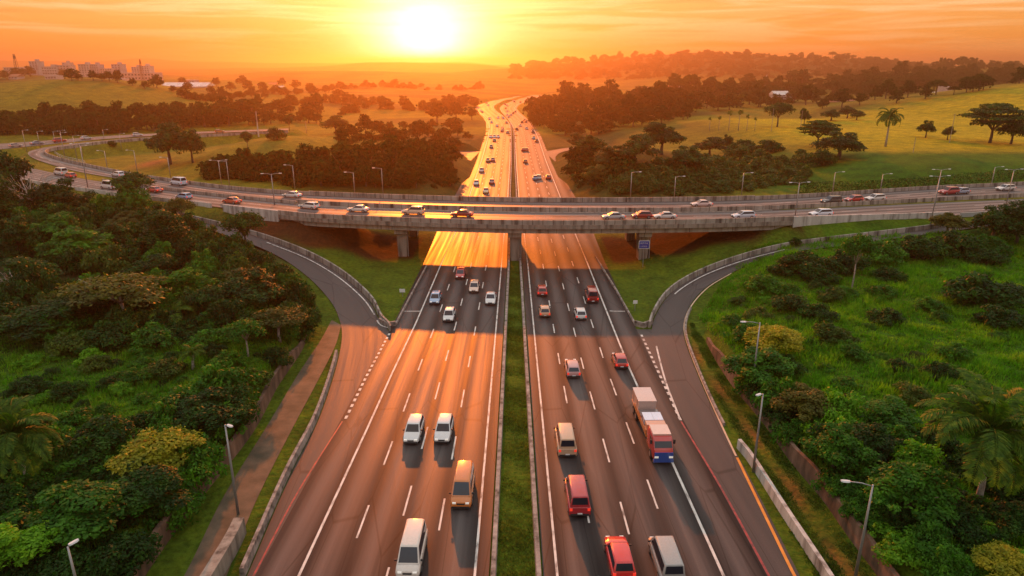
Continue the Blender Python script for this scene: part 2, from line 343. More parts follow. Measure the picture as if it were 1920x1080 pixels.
def strip(name, A, B, zoff, m, kind='structure', div=1, lane=None):
    A = np.asarray(A, float); B = np.asarray(B, float); n = len(A); V = []; UV = []
    mid = (A+B)/2; s = np.concatenate([[0], np.cumsum(np.linalg.norm(np.diff(mid, axis=0), axis=1))])
    for i in range(n):
        w = np.linalg.norm(B[i]-A[i])
        for k in range(div+1):
            t = k/div; p = A[i]*(1-t)+B[i]*t; V.append((p[0], p[1], p[2]+zoff)); UV.append((w*t if lane is None else (w*t-lane[0][i])/lane[1][i]*14, s[i]))
    Fc = np.array([(i*(div+1)+k, i*(div+1)+k+1, (i+1)*(div+1)+k+1, (i+1)*(div+1)+k) for i in range(n-1) for k in range(div)])
    o = put(name, mesh_np(name, V, Fc, [m], uv=UV))
    o.data.flip_normals() if o.data.polygons[0].normal.z < 0 else None
    if kind: o["kind"] = kind
    return o
def lanes(A, B, t): return A*(1-t) + B*t

# ramps: matched edges with their own height profile (px, py, z)
def line3(tab, n=8): return catmull(np.array([G(x, y, z) for x, y, z in tab]), n)
RIN = line3([(1440, 1080, 0), (1330, 890, 0), (1275, 785, 0), (1240, 690, 0), (1222, 620, 0.05), (1240, 572, 0.2), (1270, 540, 0.5), (1320, 512, 1.2), (1390, 486, 2.5), (1470, 465, 4), (1560, 452, 5), (1720, 433, 6.3), (1900, 408, 7.4)])
ROUT = line3([(1500, 1080, 0), (1403, 890, 0), (1345, 785, 0), (1303, 690, 0), (1281, 620, 0.05), (1294, 572, 0.2), (1326, 537, 0.5), (1370, 512, 1.2), (1430, 485, 2.5), (1494, 471, 4), (1566, 462, 5), (1722, 441, 6.3), (1902, 417, 7.4)])
LIN = line3([(520, 1080, 0), (600, 900, 0), (648, 785, 0), (700, 690, 0), (728, 626, 0.0), (710, 598, 0.1), (690, 561, 0.3), (640, 516, 1.1), (580, 481, 2.4), (505, 451, 4), (430, 429, 5), (360, 412, 6), (290, 394, 7), (215, 377, 7.6)])
LOUT = line3([(463, 1080, 0), (545, 890, 0), (598, 785, 0), (630, 690, 0), (641, 632, 0.0), (636, 598, 0.1), (620, 565, 0.3), (583, 524, 1.1), (535, 488, 2.4), (485, 463, 4), (425, 441, 5), (357, 421, 6), (288, 402, 7), (213, 385, 7.6)])
# overpass carriageways (edges at deck level)
def lineZ(tab, n=8): return catmull(np.array([G(x, y, ZD) for x, y in tab]), n)
AIN = lineZ([(2150, 331), (1920, 347), (1750, 355), (1480, 372), (1280, 378), (960, 378.5), (640, 369), (450, 357), (300, 338), (233, 327), (160, 312), (110, 300), (84, 290), (92, 282.5), (130, 277), (200, 268), (290, 261), (450, 252), (540, 248)])
AOUT = lineZ([(2150, 350), (1920, 364), (1750, 373), (1480, 388), (1280, 394), (960, 393), (640, 383), (450, 370), (300, 349), (228, 336), (140, 320.5), (85, 305), (55, 292), (60, 282), (110, 272.5), (195, 263.5), (287, 257), (448, 248.7), (540, 245.2)])
BIN = lineZ([(2150, 362), (1920, 373), (1750, 380.5), (1480, 393), (1280, 399), (960, 398.5), (640, 389.5), (525, 380), (360, 363), (230, 346), (160, 336), (100, 324), (40, 312), (-40, 303), (-110, 296), (-125, 290), (-80, 286), (0, 280), (120, 268), (200, 260.5), (290, 254.7), (449, 247.3), (541, 243.8)])
BOUT = lineZ([(2150, 385), (1920, 397), (1750, 406), (1480, 414), (1280, 419.5), (960, 421), (640, 411), (525, 402), (360, 382.5), (230, 367), (168, 358.5), (100, 349), (20, 336), (-90, 320), (-190, 302), (-210, 288), (-130, 277), (0, 269.5), (117, 261.5), (197, 255.3), (287, 250.5), (447, 244.3), (541, 241)])

ROADS = []                                     # (x, y, z, half width, kind) samples for shaping the ground
def reg(A, B, kind, step=1):
    mid = (A+B)/2; hw = np.linalg.norm(B-A, axis=1)/2
    for p, w in list(zip(mid, hw))[::step]: ROADS.append((p[0], p[1], p[2], w, kind))
reg(LE, LM, 0, 1); reg(RM, RE, 0, 1); reg(RIN, ROUT, 1, 1); reg(LIN, LOUT, 1, 1); reg(AIN, AOUT, 2, 1); reg(BIN, BOUT, 2, 1)
# side roads that meet the motorway beyond the bridge
TL0 = line3([(800, 285, 0.4), (856, 283.5, 0.2), (878, 283.5, 0), (900, 284, 0)], 4); TL1 = line3([(800, 290, 0.4), (850, 289.5, 0.2), (872, 293, 0), (880, 304, 0)], 4)
TR0 = line3([(1110, 272, 0.4), (1058, 278, 0.2), (1035, 282, 0), (1020, 284, 0)], 4); TR1 = line3([(1110, 277, 0.4), (1060, 283.5, 0.2), (1043, 292, 0), (1042, 304, 0)], 4)
reg(TL0, TL1, 1); reg(TR0, TR1, 1)
for y in np.arange(40, 100, 2.0):            # paved wedges between the ramps and the motorway
    for E, e in ((LIN, LE), (RIN, RE)):
        x = 0.5*(np.interp(y, E[::-1, 1] if E[0, 1] > E[-1, 1] else E[:, 1], E[::-1, 0] if E[0, 1] > E[-1, 1] else E[:, 0]) + np.interp(y, e[:, 1], e[:, 0])); ROADS.append((x, y, 0.0, 1.5, 1))
ROADS = np.array(ROADS)

WL = np.array([G(x, y)[:2] for x, y in [(190, 1200), (265, 1080), (320, 1000), (385, 917), (470, 810), (518, 723), (566, 650), (578, 600), (577, 570)]])
WR = np.array([G(x, y)[:2] for x, y in [(1735, 1200), (1652, 1080), (1596, 1005), (1544, 932), (1487, 865), (1430, 786), (1377, 723), (1343, 671), (1327, 640)]])
RIDGES = []                                    # crests given by pixel and distance: rows of (x, y, z, sigma along, sigma across)
def ridge(pts, Y, sx, sy, n=14):
    P = catmull(np.array([PY(x, y, Y) for x, y in pts]), 6); RIDGES.append((P, sx, sy))
ridge([(-160, 175), (-60, 158), (60, 150), (130, 147.5), (200, 158), (300, 182), (350, 196)], 470, 60, 90)
ridge([(390, 285), (440, 268), (500, 262), (570, 266), (620, 280)], 255, 22, 30)
ridge([(620, 300), (700, 285), (790, 295)], 250, 25, 45)
ridge([(-200, 146), (0, 142), (200, 146), (330, 152), (450, 150), (560, 156)], 900, 120, 130)
ridge([(330, 175), (500, 172), (640, 176)], 700, 100, 80)
ridge([(400, 140), (520, 134), (640, 136), (760, 138)], 1500, 200, 220)
ridge([(-300, 113), (0, 113.5), (120, 115), (240, 114), (268, 109.5), (300, 115), (400, 116), (560, 119), (700, 118), (850, 117), (930, 122)], 5200, 200, 500)
ridge([(500, 128), (640, 122), (720, 117), (800, 117.5), (880, 120), (940, 126)], 3000, 200, 300)
ridge([(850, 137), (940, 129), (1050, 119), (1150, 109), (1230, 104), (1300, 101.5), (1380, 103), (1450, 105), (1600, 109), (1700, 118), (1790, 128)], 2000, 200, 260)
ridge([(1500, 128), (1700, 121), (1920, 116), (2200, 112)], 4500, 300, 500)
ridge([(1650, 142), (1740, 133), (1850, 127), (1960, 125), (2100, 128)], 1250, 100, 130)
ridge([(1400, 165), (1560, 158), (1700, 150), (1840, 146), (2000, 142)], 900, 90, 90)
ridge([(1030, 205), (1100, 190), (1180, 184), (1260, 190), (1340, 200)], 600, 60, 70)
ridge([(640, 186), (760, 186), (840, 196)], 640, 60, 60)
ridge([(1560, 232), (1620, 218), (1700, 205), (1800, 187), (1920, 165), (2100, 145), (2300, 140)], 430, 30, 75)
ridge([(520, 190), (620, 180), (720, 182), (800, 190)], 820, 60, 70)
ridge([(560, 160), (680, 152), (800, 156), (900, 160)], 1250, 120, 120)
ridge([(1180, 176), (1300, 166), (1420, 170), (1520, 178)], 760, 60, 60)
ridge([(640, 300), (720, 282), (800, 290)], 225, 20, 25)
ridge([(1100, 300), (1180, 284), (1260, 292)], 225, 20, 28)
def HT(x, y):
    x = np.atleast_1d(np.asarray(x, float)); y = np.atleast_1d(np.asarray(y, float)); ax = np.abs(x)
    wl = np.interp(y, WL[:, 1], WL[:, 0]); wr = np.interp(y, WR[:, 1], WR[:, 0])
    inl = sstep(0.3, 1.5, wl - x); inr = sstep(0.3, 1.5, x - wr)
    wild = np.where(x < 0, inl, inr)
    t0 = sstep(82, 104, y); wild = wild*(1-t0) + sstep(30, 46, ax)*t0
    near = wild*(2.0 + 0.035*np.maximum(0, y-65) + 0.35*np.sin(x*0.13+1)*np.sin(y*0.11) + 0.22*np.sin(x*0.41)*np.cos(y*0.37+x*0.1))
    far = 4.0*sstep(30, 75, ax) + 0.8*np.sin(x*0.02+0.4)*np.sin(y*0.017) + sstep(700, 3000, y)*6
    ub = np.clip((ax-25)*0.21, 0, 6.4)        # earth slopes under the bridge
    t1 = sstep(150, 166, y); base = near*(1-t1) + far*t1
    tb = sstep(123, 131, y)*(1-sstep(152, 160, y))*(ax < 60)
    base = base*(1-tb) + ub*tb
    plate = 9.5*sstep(58, 120, x)*sstep(166, 208, y)*(1-sstep(370, 470, y))
    hs = [np.maximum(base, 0.01), plate]
    for P, sx, sy in RIDGES:
        zc = np.interp(x, P[:, 0], P[:, 2]); y0 = np.interp(x, P[:, 0], P[:, 1])
        out = np.maximum(P[0, 0]-x, 0) + np.maximum(x-P[-1, 0], 0)
        dy = y - y0
        hs.append(zc*np.exp(-0.5*(out/sx)**2)*np.exp(-0.5*(dy/np.where(dy > 0, sy*1.6, sy))**2))
    h = sum(np.maximum(v, 0)**5 for v in hs)**0.2 - 0.1
    rough = sstep(160, 260, y)*sstep(30, 80, ax)
    h = h + rough*(0.5*np.sin(x*0.05+y*0.03)*np.sin(y*0.043-1) + sstep(500, 1500, y)*(3*np.sin(x*0.011+2)*np.sin(y*0.007) + 1.5*np.sin(x*0.027)*np.cos(y*0.019)))
    m = y < 950
    if m.any():
        xs, ys, hh = x[m], y[m], h[m]; lo = np.full(len(xs), -1e9); up = np.full(len(xs), 1e9); loB = lo.copy()
        for c in range(0, len(xs), 4000):
            X = xs[c:c+4000, None]; Y = ys[c:c+4000, None]
            d = np.sqrt((X-ROADS[:, 0])**2 + (Y-ROADS[:, 1])**2); de = np.maximum(0, d-ROADS[:, 3]-0.4)
            k = ROADS[:, 4]; zz = ROADS[:, 2]
            bridge = (k == 2) & (ROADS[:, 1] < 175) & (ROADS[:, 0] > -47.5) & (ROADS[:, 0] < 55)
            low = np.where(bridge, -1e9, zz - 0.12 - de*0.62); up_ = np.where(bridge, 1e9, zz - 0.12 + np.where(k == 2, 0.1+de*0.45, de*0.55))
            lo[c:c+4000] = low.max(1); up[c:c+4000] = up_.min(1)
        hh = np.minimum(np.maximum(hh, lo), up); h = h.copy(); h[m] = hh
    return h
def ground():
    global GX, GY, GZ
    dx = np.concatenate([np.arange(0, 75, 0.9), np.arange(75, 200, 2.5), np.geomspace(200, 7000, 60)])
    xs = np.concatenate([-dx[:0:-1], dx])
    ys = np.concatenate([np.arange(-40, 20, 10), np.arange(20, 160, 1.1), np.arange(160, 340, 2.2), np.geomspace(340, 1000, 90), np.geomspace(1000, 9000, 80)[1:]])
    X, Y = np.meshgrid(xs, ys); x, y = X.ravel(), Y.ravel(); z = HT(x, y); GX, GY, GZ = xs, ys, z.reshape(len(ys), len(xs))
    V = np.stack([x, y, z], 1); nx = len(xs); i = np.arange(len(ys)-1)[:, None]*nx + np.arange(nx-1)[None, :]; i = i.ravel()
    Fq = np.stack([i, i+1, i+nx+1, i+nx], 1)
    # what grows where (albedo by place)
    lush = np.array((0.048, 0.120, 0.008)); mown = np.array((0.070, 0.115, 0.010)); gold = np.array((0.34, 0.28, 0.015)); wood = np.array((0.030, 0.034, 0.011)); dirt = np.array((0.20, 0.075, 0.03)); pasture = np.array((0.15, 0.14, 0.015))
    c = np.tile(pasture, (len(x), 1)); ax = np.abs(x)
    def bl(c, k, w): return c*(1-w[:, None]) + k*w[:, None]
    n = 0.5+0.5*np.sin(x*0.031+np.sin(y*0.021)*2)*np.sin(y*0.027+np.sin(x*0.017)*2)
    c = bl(c, wood, sstep(0.45, 0.7, n)*sstep(300, 420, y)*0.6)
    c = bl(c, wood*np.array((0.8, 1.1, 0.8)), sstep(1300, 1800, y)*sstep(-400, 100, x)*sstep(3500, 2800, y)*0.9)
    c = bl(c, lush, sstep(150, 130, y)*(ax > 27))
    c = bl(c, mown, (sstep(150, 140, y)*sstep(34, 29, ax)))
    c = bl(c, mown, ((ax < 62) & (y > 95) & (y < 150)).astype(float))
    c = bl(c, wood*1.1, sstep(-36, -50, x)*sstep(72, 92, y)*sstep(150, 140, y))
    c = bl(c, wood, sstep(70, 45, ax)*sstep(160, 175, y)*sstep(420, 360, y)*0.8)
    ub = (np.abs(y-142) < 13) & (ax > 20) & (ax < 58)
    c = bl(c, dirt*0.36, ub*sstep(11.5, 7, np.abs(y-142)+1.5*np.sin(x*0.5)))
    c = bl(c, gold, sstep(95, 130, x)*sstep(222, 250, y)*sstep(480, 420, y))
    c = bl(c, lush*0.9, sstep(62, 80, x)*sstep(165, 180, y)*sstep(236, 222, y))
    # worn dirt line on the verge beside the right retaining wall, and along the left one
    wr = np.interp(y, WR[:, 1], WR[:, 0]); wl = np.interp(y, WL[:, 1], WL[:, 0])
    wob = 0.5*np.sin(y*0.35)+0.3*np.sin(y*0.9+1)
    c = bl(c, dirt, np.exp(-((x-(wr-2.2+wob*0.4))/0.7)**2)*(y < 105)*(0.55+0.4*np.sin(y*0.6)))
    # red earth cut behind the loop of the overpass
    e0 = G(285, 308, 5.0); c = bl(c, dirt*1.3, np.exp(-((x-e0[0])/5)**2-((y-e0[1])/9)**2))
    m, nt, b = mat('ground_cover', 0.95, 0, 0.1)
    at = nt.nodes.new("ShaderNodeVertexColor"); at.layer_name = "tint"; p = pos(nt)
    n1 = noise(nt, p, 0.22, 6, 0.5); n2 = noise(nt, p, 1.6, 6); n3 = noise(nt, p, 0.035, 4)
    k = mix(nt, 'MULTIPLY', 0.9, at.outputs[0], ramp(nt, n1, [(0.3, (0.55, 0.62, 0.6)), (0.5, (1, 1, 1)), (0.72, (1.55, 1.3, 0.9))]))
    k = mix(nt, 'MULTIPLY', 0.8, k, ramp(nt, n2, [(0.3, (0.5, 0.52, 0.5)), (0.7, (1.35, 1.35, 1.2))]))
    k = mix(nt, 'MULTIPLY', 0.6, k, ramp(nt, n3, [(0.3, (0.75, 0.8, 0.8)), (0.7, (1.25, 1.15, 0.95))]))
    nt.links.new(k, b.inputs["Base Color"]); bump(nt, b, n2, 0.9, 0.35)
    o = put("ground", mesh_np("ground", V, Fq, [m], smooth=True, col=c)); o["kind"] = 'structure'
ground()
def HG(x, y):                                  # height of the built ground sheet
    x = np.clip(np.atleast_1d(np.asarray(x, float)), GX[0], GX[-1]-1e-6); y = np.clip(np.atleast_1d(np.asarray(y, float)), GY[0], GY[-1]-1e-6)
    i = np.clip(np.searchsorted(GX, x, 'right')-1, 0, len(GX)-2); j = np.clip(np.searchsorted(GY, y, 'right')-1, 0, len(GY)-2)
    u = (x-GX[i])/(GX[i+1]-GX[i]); v = (y-GY[j])/(GY[j+1]-GY[j])
    return (GZ[j, i]*(1-u)+GZ[j, i+1]*u)*(1-v) + (GZ[j+1, i]*(1-u)+GZ[j+1, i+1]*u)*v
def T(px, py):                                 # where the view ray through a pixel meets the ground
    d = ray(px, py); d = d/np.linalg.norm(d)
    t = np.concatenate([np.linspace(30, 400, 900), np.geomspace(400, 9000, 900)[1:]])
    P = d[None, :]*t[:, None]; z = H + P[:, 2]; g = HG(P[:, 0], P[:, 1])
    k = np.argmax(z < g)
    if not (z < g).any(): k = len(t)-1
    f = 0 if k == 0 else (z[k-1]-g[k-1])/((z[k-1]-g[k-1])-(z[k]-g[k])+1e-9)
    tt = t[k-1]*(1-f)+t[k]*f if k else t[0]
    x, y = d[0]*tt, d[1]*tt
    return np.array([x, y, float(HG(x, y)[0])])


# ---- motorway, ramps, overpass surfaces
dd = lambda P, Q: np.linalg.norm(P-Q, axis=1)
strip("motorway_road", LE, LM, 0, M['asphalt'], div=4, lane=(dd(LO, LE), dd(LO, LI))); strip("motorway_road", RM, RE, 0, M['asphalt'], div=4, lane=(dd(RM, RI), dd(RI, RO)))
strip("ramp_road", RIN, ROUT, -0.006, M['ramp_asphalt'], div=2); strip("ramp_road", LOUT, LIN, -0.006, M['ramp_asphalt'], div=2)
# paved wedge where each ramp joins the motorway
def wedge(ramp_in, main_edge, y0, y1):
    ys = np.arange(y0, y1, 1.5); a = ramp_in[np.argsort(ramp_in[:, 1])]; e = main_edge[np.argsort(main_edge[:, 1])]
    A = np.stack([np.interp(ys, a[:, 1], a[:, 0]), ys, 0*ys], 1); B = np.stack([np.interp(ys, e[:, 1], e[:, 0]), ys, 0*ys], 1)
    return A, B
yn = G(735, 614)[1]
cut = LIN[:33]; A, B = wedge(cut, LE, 40, yn); s_ = 0.25
A[:, 0] -= s_; B[:, 0] += s_; strip("ramp_road", A, B, -0.012, M['ramp_asphalt'])
cut = RIN[:33]; A, B = wedge(cut, RE, 40, yn); A[:, 0] += s_; B[:, 0] -= s_; strip("ramp_road", B, A, -0.012, M['ramp_asphalt'])
strip("side_road", TL0, TL1, 0.012, M['ramp_asphalt']); strip("side_road", TR0, TR1, 0.012, M['ramp_asphalt'])
strip("overpass_road", AIN, AOUT, 0.02, M['deck_asphalt'], div=2); strip("overpass_road", BIN, BOUT, 0.02, M['deck_asphalt'], div=2)
# dirt service track beside the left wall
TK0 = line3([(262, 1200, -.05), (345, 1080, -.05), (420, 930, -.05), (500, 800, -.05), (560, 700, -.05), (600, 640, -.05), (622, 600, 0)]); TK1 = line3([(380, 1200, -.05), (425, 1080, -.05), (480, 940, -.05), (545, 810, -.05), (598, 710, -.05), (628, 650, -.05), (640, 610, 0)])
strip("service_track", TK0, TK1, 0.02, M['track'])

# ---- painted markings and thin coloured lines
def stripe(P, w, zoff, m, name):
    A = shift(P, -w/2); B = shift(P, w/2); return strip(name, A, B, zoff, m)
def sub(P, y0, y1):
    k = (P[:, 1] >= y0) & (P[:, 1] <= y1); Q = P[k]
    def at(y): j = np.argsort(P[:, 1]); return np.array([np.interp(y, P[j, 1], P[j, c]) for c in range(3)])
    return np.vstack([at(y0), Q, at(y1)]) if len(Q) else np.vstack([at(y0), at(y1)])
stripe(LO[LO[:, 1] > 36], 0.22, 0.004, M['white_paint'], "edge_line_marking"); stripe(RO[RO[:, 1] > 36], 0.24, 0.004, M['white_paint'], "edge_line_marking")
stripe(LI[LI[:, 1] > 36], 0.2, 0.004, M['white_paint'], "edge_line_marking"); stripe(RI[RI[:, 1] > 36], 0.2, 0.004, M['white_paint'], "edge_line_marking")
def dashes(P, phase, dash, gap, ymax, w, name, lift=0.004):
    mb_V, mb_F = [], []
    y = 36 + phase
    while y < ymax:
        q = sub(P, y, y + dash*(1 if y < 75 else 0.8)); A = shift(q, -w/2); B = shift(q, w/2)
        for i in range(len(q)-1):
            b = len(mb_V); mb_V += [A[i], B[i], B[i+1], A[i+1]]; mb_F.append((b, b+1, b+2, b+3))
        y += dash+gap
    V = np.array(mb_V); V[:, 2] += lift
    o = put(name, mesh_np(name, V, np.array(mb_F), [M['white_paint']])); o["kind"] = 'structure'
for A, B, ph in ((LO, LI, (1, 4, 2)), (RI, RO, (3, 1.5, 5))):
    for k, t in enumerate((0.25, 0.5, 0.75)):
        dashes(lanes(A, B, t), ph[k], 4.5, 6.5, 500, 0.17, "lane_marking")
def px_line(tab, w, m, name, lift=0.008, n=6):
    P = line3([(a[0], a[1], a[2] if len(a) > 2 else 0) for a in tab], n); return stripe(P, w, lift, m, name)
# dotted tapers, red lines, orange line
def dotted(tab, n, w, name, lift=0.008):
    P = line3([(a, b, 0) for a, b in tab], 20); L_ = np.concatenate([[0], np.cumsum(np.linalg.norm(np.diff(P, axis=0), axis=1))]); V, Fc = [], []
    for k in range(n):
        s0 = L_[-1]*k/n; s1 = s0 + L_[-1]/n*0.5
        q = np.array([[np.interp(s, L_, P[:, c]) for c in range(3)] for s in (s0, s1)]); d = q[1]-q[0]; nn = np.array([d[1], -d[0], 0])/np.linalg.norm(d)*w/2
        b = len(V); V += [q[0]-nn, q[0]+nn, q[1]+nn, q[1]-nn]; Fc.append((b, b+1, b+2, b+3))
    V = np.array(V); V[:, 2] += lift; o = put(name, mesh_np(name, V, np.array(Fc), [M['white_paint']])); o["kind"] = 'structure'
dotted([(648, 785), (690, 700), (732, 622)], 19, 0.32, "merge_marking"); dotted([(1276, 788), (1238, 705), (1201, 624)], 17, 0.32, "merge_marking")
px_line([(475, 1080), (560, 920), (642, 790)], 0.16, M['red_line'], "red_line_strip"); px_line([(1442, 1080), (1355, 920), (1277, 790)], 0.2, M['red_line'], "red_line_strip")  # mottled red strips running on from the dotted tapers
px_line([(1274, 783), (1248, 715), (1231, 650), (1226, 618), (1232, 596), (1246, 572), (1275, 543, .5), (1323, 515, 1.2), (1392, 489, 2.5), (1472, 467.5, 4)], 0.22, M['white_paint'], "edge_line_marking", 0.012)
px_line([(1380, 855), (1345, 780), (1306, 690), (1285, 630), (1284, 600), (1300, 568, .2), (1330, 537, .5), (1372, 512, 1.2)], 0.2, M['buff_paint'], "edge_line_marking", 0.012)
px_line([(1535, 1160), (1490, 1080), (1440, 978), (1382, 858)], 0.26, M['orange_line'], "orange_line_strip", 0.016)  # mottled orange strip between the ramp and the whitish barrier
px_line([(733, 616, 0), (712, 608, 0.05), (701, 588, .12), (678, 557, .35), (632, 518, 1.1), (574, 484, 2.4), (500, 454, 4)], 0.22, M['white_paint'], "edge_line_marking", 0.012)
px_line([(758, 583.5), (778, 583.5), (791, 583.5)], 0.25, M['white_paint'], "edge_line_marking", 0.008); px_line([(1143, 583), (1156, 583.5), (1172, 583.5)], 0.25, M['white_paint'], "edge_line_marking", 0.008)
for P in (lanes(AIN, AOUT, 0.5), lanes(BIN, BOUT, 0.36), lanes(BIN, BOUT, 0.68)):
    s = np.concatenate([[0], np.cumsum(np.linalg.norm(np.diff(P, axis=0), axis=1))]); V, Fc = [], []
    for s0 in np.arange(0, s[-1]-4, 11.0):
        q = np.array([[np.interp(t, s, P[:, c]) for c in range(3)] for t in (s0, s0+4)]); d = q[1]-q[0]; nn = np.array([d[1], -d[0], 0])/np.linalg.norm(d)*0.07
        b = len(V); V += [q[0]-nn, q[0]+nn, q[1]+nn, q[1]-nn]; Fc.append((b, b+1, b+2, b+3))
    V = np.array(V); V[:, 2] += 0.026; o = put("lane_marking", mesh_np("lane_marking", V, np.array(Fc), [M['white_paint']])); o["kind"] = 'structure'

# ---- barriers and walls (solid runs along a line)
def wall_run(P, w, h, m, name, label, cat, group=None, off=0.0, z0=-0.3, taper=0.7, parent=None, gap=None, hv=None):
    P = np.asarray(P, float); t = np.gradient(P[:, :2], axis=0); t /= np.linalg.norm(t, axis=1)[:, None]+1e-9
    n = np.stack([t[:, 1], -t[:, 0]], 1); V = []; k = len(P)
    for i in range(k):
        hh = h if hv is None else hv[i]
        for a, z in ((-w/2, z0), (-w/2*taper, hh), (w/2*taper, hh), (w/2, z0)):
            V.append((P[i, 0]+n[i, 0]*(a+off), P[i, 1]+n[i, 1]*(a+off), P[i, 2]+z))
    Fc = [(i*4+j, i*4+(j+1) % 4, (i+1)*4+(j+1) % 4, (i+1)*4+j) for i in range(k-1) for j in range(4)] + [(3, 2, 1, 0), tuple((k-1)*4+j for j in range(4))]
    o = put(name, mesh_np(name, V, [f[::-1] for f in Fc], [m]), parent)
    if label: tag(o, label, cat, group)
    return o
wall_run(shift(LM, 0.35)[:115], 0.5, 0.55, M['mossy'], "median_barrier", "low mossy concrete kerb wall on the left edge of the grass median", "barrier")
wall_run(shift(RM, -0.35)[:115], 0.5, 0.55, M['mossy'], "median_barrier", "low mossy concrete kerb wall on the right edge of the grass median", "barrier")
n1 = 33
wall_run(shift(LOUT[:28], -0.35), 0.45, 0.75, M['mossy'], "road_barrier", "low stained barrier running up the outer edge of the left ramp's merge lane", "barrier")
wall_run(shift(LIN[33:], 0.4)[:70], 0.4, 0.85, M['stained'], "road_barrier", "curved low concrete barrier between the left ramp and the grass gore", "barrier")
wall_run(shift(RIN[33:], -0.4)[:60], 0.4, 0.85, M['stained'], "road_barrier", "curved low concrete barrier between the right ramp and the grass gore", "barrier")
wall_run(shift(ROUT[15:40], 0.35), 0.35, 0.3, M['mossy'], "kerb", "dark kerb curving round the outside of the right ramp", "kerb")
BR = line3([(1600, 1170, 0), (1545, 1080, 0), (1470, 965, 0), (1410, 870, 0), (1385, 838, 0)])
wall_run(BR, 0.45, 0.95, M['white_wall'], "road_barrier", "whitish panelled concrete barrier beside the orange line at the lower right", "barrier", taper=0.8)
BL = line3([(360, 1160, 0), (408, 1080, 0), (438, 1028, 0), (452, 998, 0)])
wall_run(BL, 0.9, 1.5, M['concrete'], "retaining_wall", "short thick concrete wall with pale coping between service track and ramp", "wall", taper=0.95)
wall_run(np.vstack([G(742, 610), G(778, 541), G(800, 500)]), 0.3, 0.35, M['mossy'], "kerb", "pale kerb along the left gore beside the motorway", "kerb")
wall_run(np.vstack([G(1190, 608), G(1155, 545), G(1116, 482)]), 0.3, 0.35, M['mossy'], "kerb", "pale kerb along the right gore beside the motorway", "kerb")
wall_run(np.vstack([G(1190, 609), G(1206, 613), G(1222, 607)]), 0.5, 0.7, M['mossy'], "kerb", "dark rounded kerb at the tip of the right gore", "kerb")
wall_run(np.vstack([G(712, 604), G(726, 612), G(742, 610)]), 0.5, 0.7, M['mossy'], "kerb", "dark rounded kerb at the tip of the left gore", "kerb")
def ret_wall(W, label, hgt):
    Q = np.array([(a, b, 0) for a, b in W]); Q = catmull(Q, 8)
    hv = hgt*(1-0.97*sstep(78, 98, Q[:, 1])) + 0.12*np.sin(Q[:, 1]*0.7)
    wall_run(Q, 0.5, 2, M['earth_wall'], "retaining_wall", label, "wall", taper=0.8, hv=hv)
ret_wall(WL, "reddish stained retaining wall below the left thicket along the service track", 1.75)
ret_wall(WR, "reddish stained retaining wall below the right bushes beside the worn verge", 1.75)

# ---- the overpass bridge
def cutx(P, x, keep):                          # points of a line beyond X = x, starting exactly at the bridge end
    Q = P[(P[:, 1] < 330)]; q = Q[(Q[:, 0]-x)*keep > 0.05]; n = Q[Q[:, 1] < 180]; n = n[np.argsort(n[:, 0])]; st = np.array([[x+keep*0.02, np.interp(x, n[:, 0], n[:, 1]), ZD]])
    return np.vstack([q, st]) if keep > 0 else np.vstack([st, q])
def seg(P, x0, x1):                            # portion of a line between two X values (near part only)
    k = (P[:, 0] >= x0) & (P[:, 0] <= x1) & (P[:, 1] < 180); Q = P[k]; return Q[np.argsort(Q[:, 0])]
BX0, BX1 = -48.5, 56.0
br = empty("overpass_bridge", (0, 141, 0)); tag(br, "concrete overpass bridge with stained parapets crossing the motorway on three piers", "bridge")
def bp(o): o.parent = br; o.location = (0, -141, 0); return o
def xs_of(P, n=60):
    Q = P[P[:, 1] < 180]; Q = Q[np.argsort(Q[:, 0])]; xs = np.linspace(BX0, BX1, n)
    return np.stack([xs, np.interp(xs, Q[:, 0], Q[:, 1]), np.full(n, ZD)], 1)
ai, ao, bi, bo = xs_of(AIN), xs_of(AOUT), xs_of(BIN), xs_of(BOUT)
def slab(name, A, B, z0, z1, m):
    V = []; n = len(A)
    for i in range(n):
        for p, z in ((A[i], z0), (A[i], z1), (B[i], z1), (B[i], z0)): V.append((p[0], p[1], p[2]+z))
    Fc = [(i*4+j, (i+1)*4+j, (i+1)*4+(j+1) % 4, i*4+(j+1) % 4) for i in range(n-1) for j in range(4)] + [(0, 1, 2, 3), tuple((n-1)*4+j for j in (3, 2, 1, 0))]
    return bp(put(name, mesh_np(name, V, Fc, [m])))
def mv(P, dy): Q = P.copy(); Q[:, 1] += dy; return Q
slab("deck", mv(ai, 0.6), mv(bo, -0.6), -0.45, -0.02, M['concrete'])
for P in (mv(bo, 0.35), mv(lanes(bi, bo, 0.45), 0), mv(bi, 0.5), mv(ao, -0.5), mv(lanes(ai, ao, 0.5), 0), mv(ai, -0.35)):
    slab("girder", mv(P, 0.35), mv(P, -0.35), -1.75, -0.46, M['pale_concrete'])
def par(P, label_dy, h, m, name): return slab(name, mv(P, 0.16), mv(P, -0.16), -0.018, h, m)
par(mv(bo, -0.42), 0, 1.0, M['stained'], "parapet"); par(mv(ai, 0.42), 0, 1.0, M['stained'], "parapet"); par((ao+bi)/2, 0, 0.9, M['stained'], "parapet")
slab("fascia", mv(bo, -0.585), mv(bo, -0.70), -0.75, 0.1, M['concrete'])
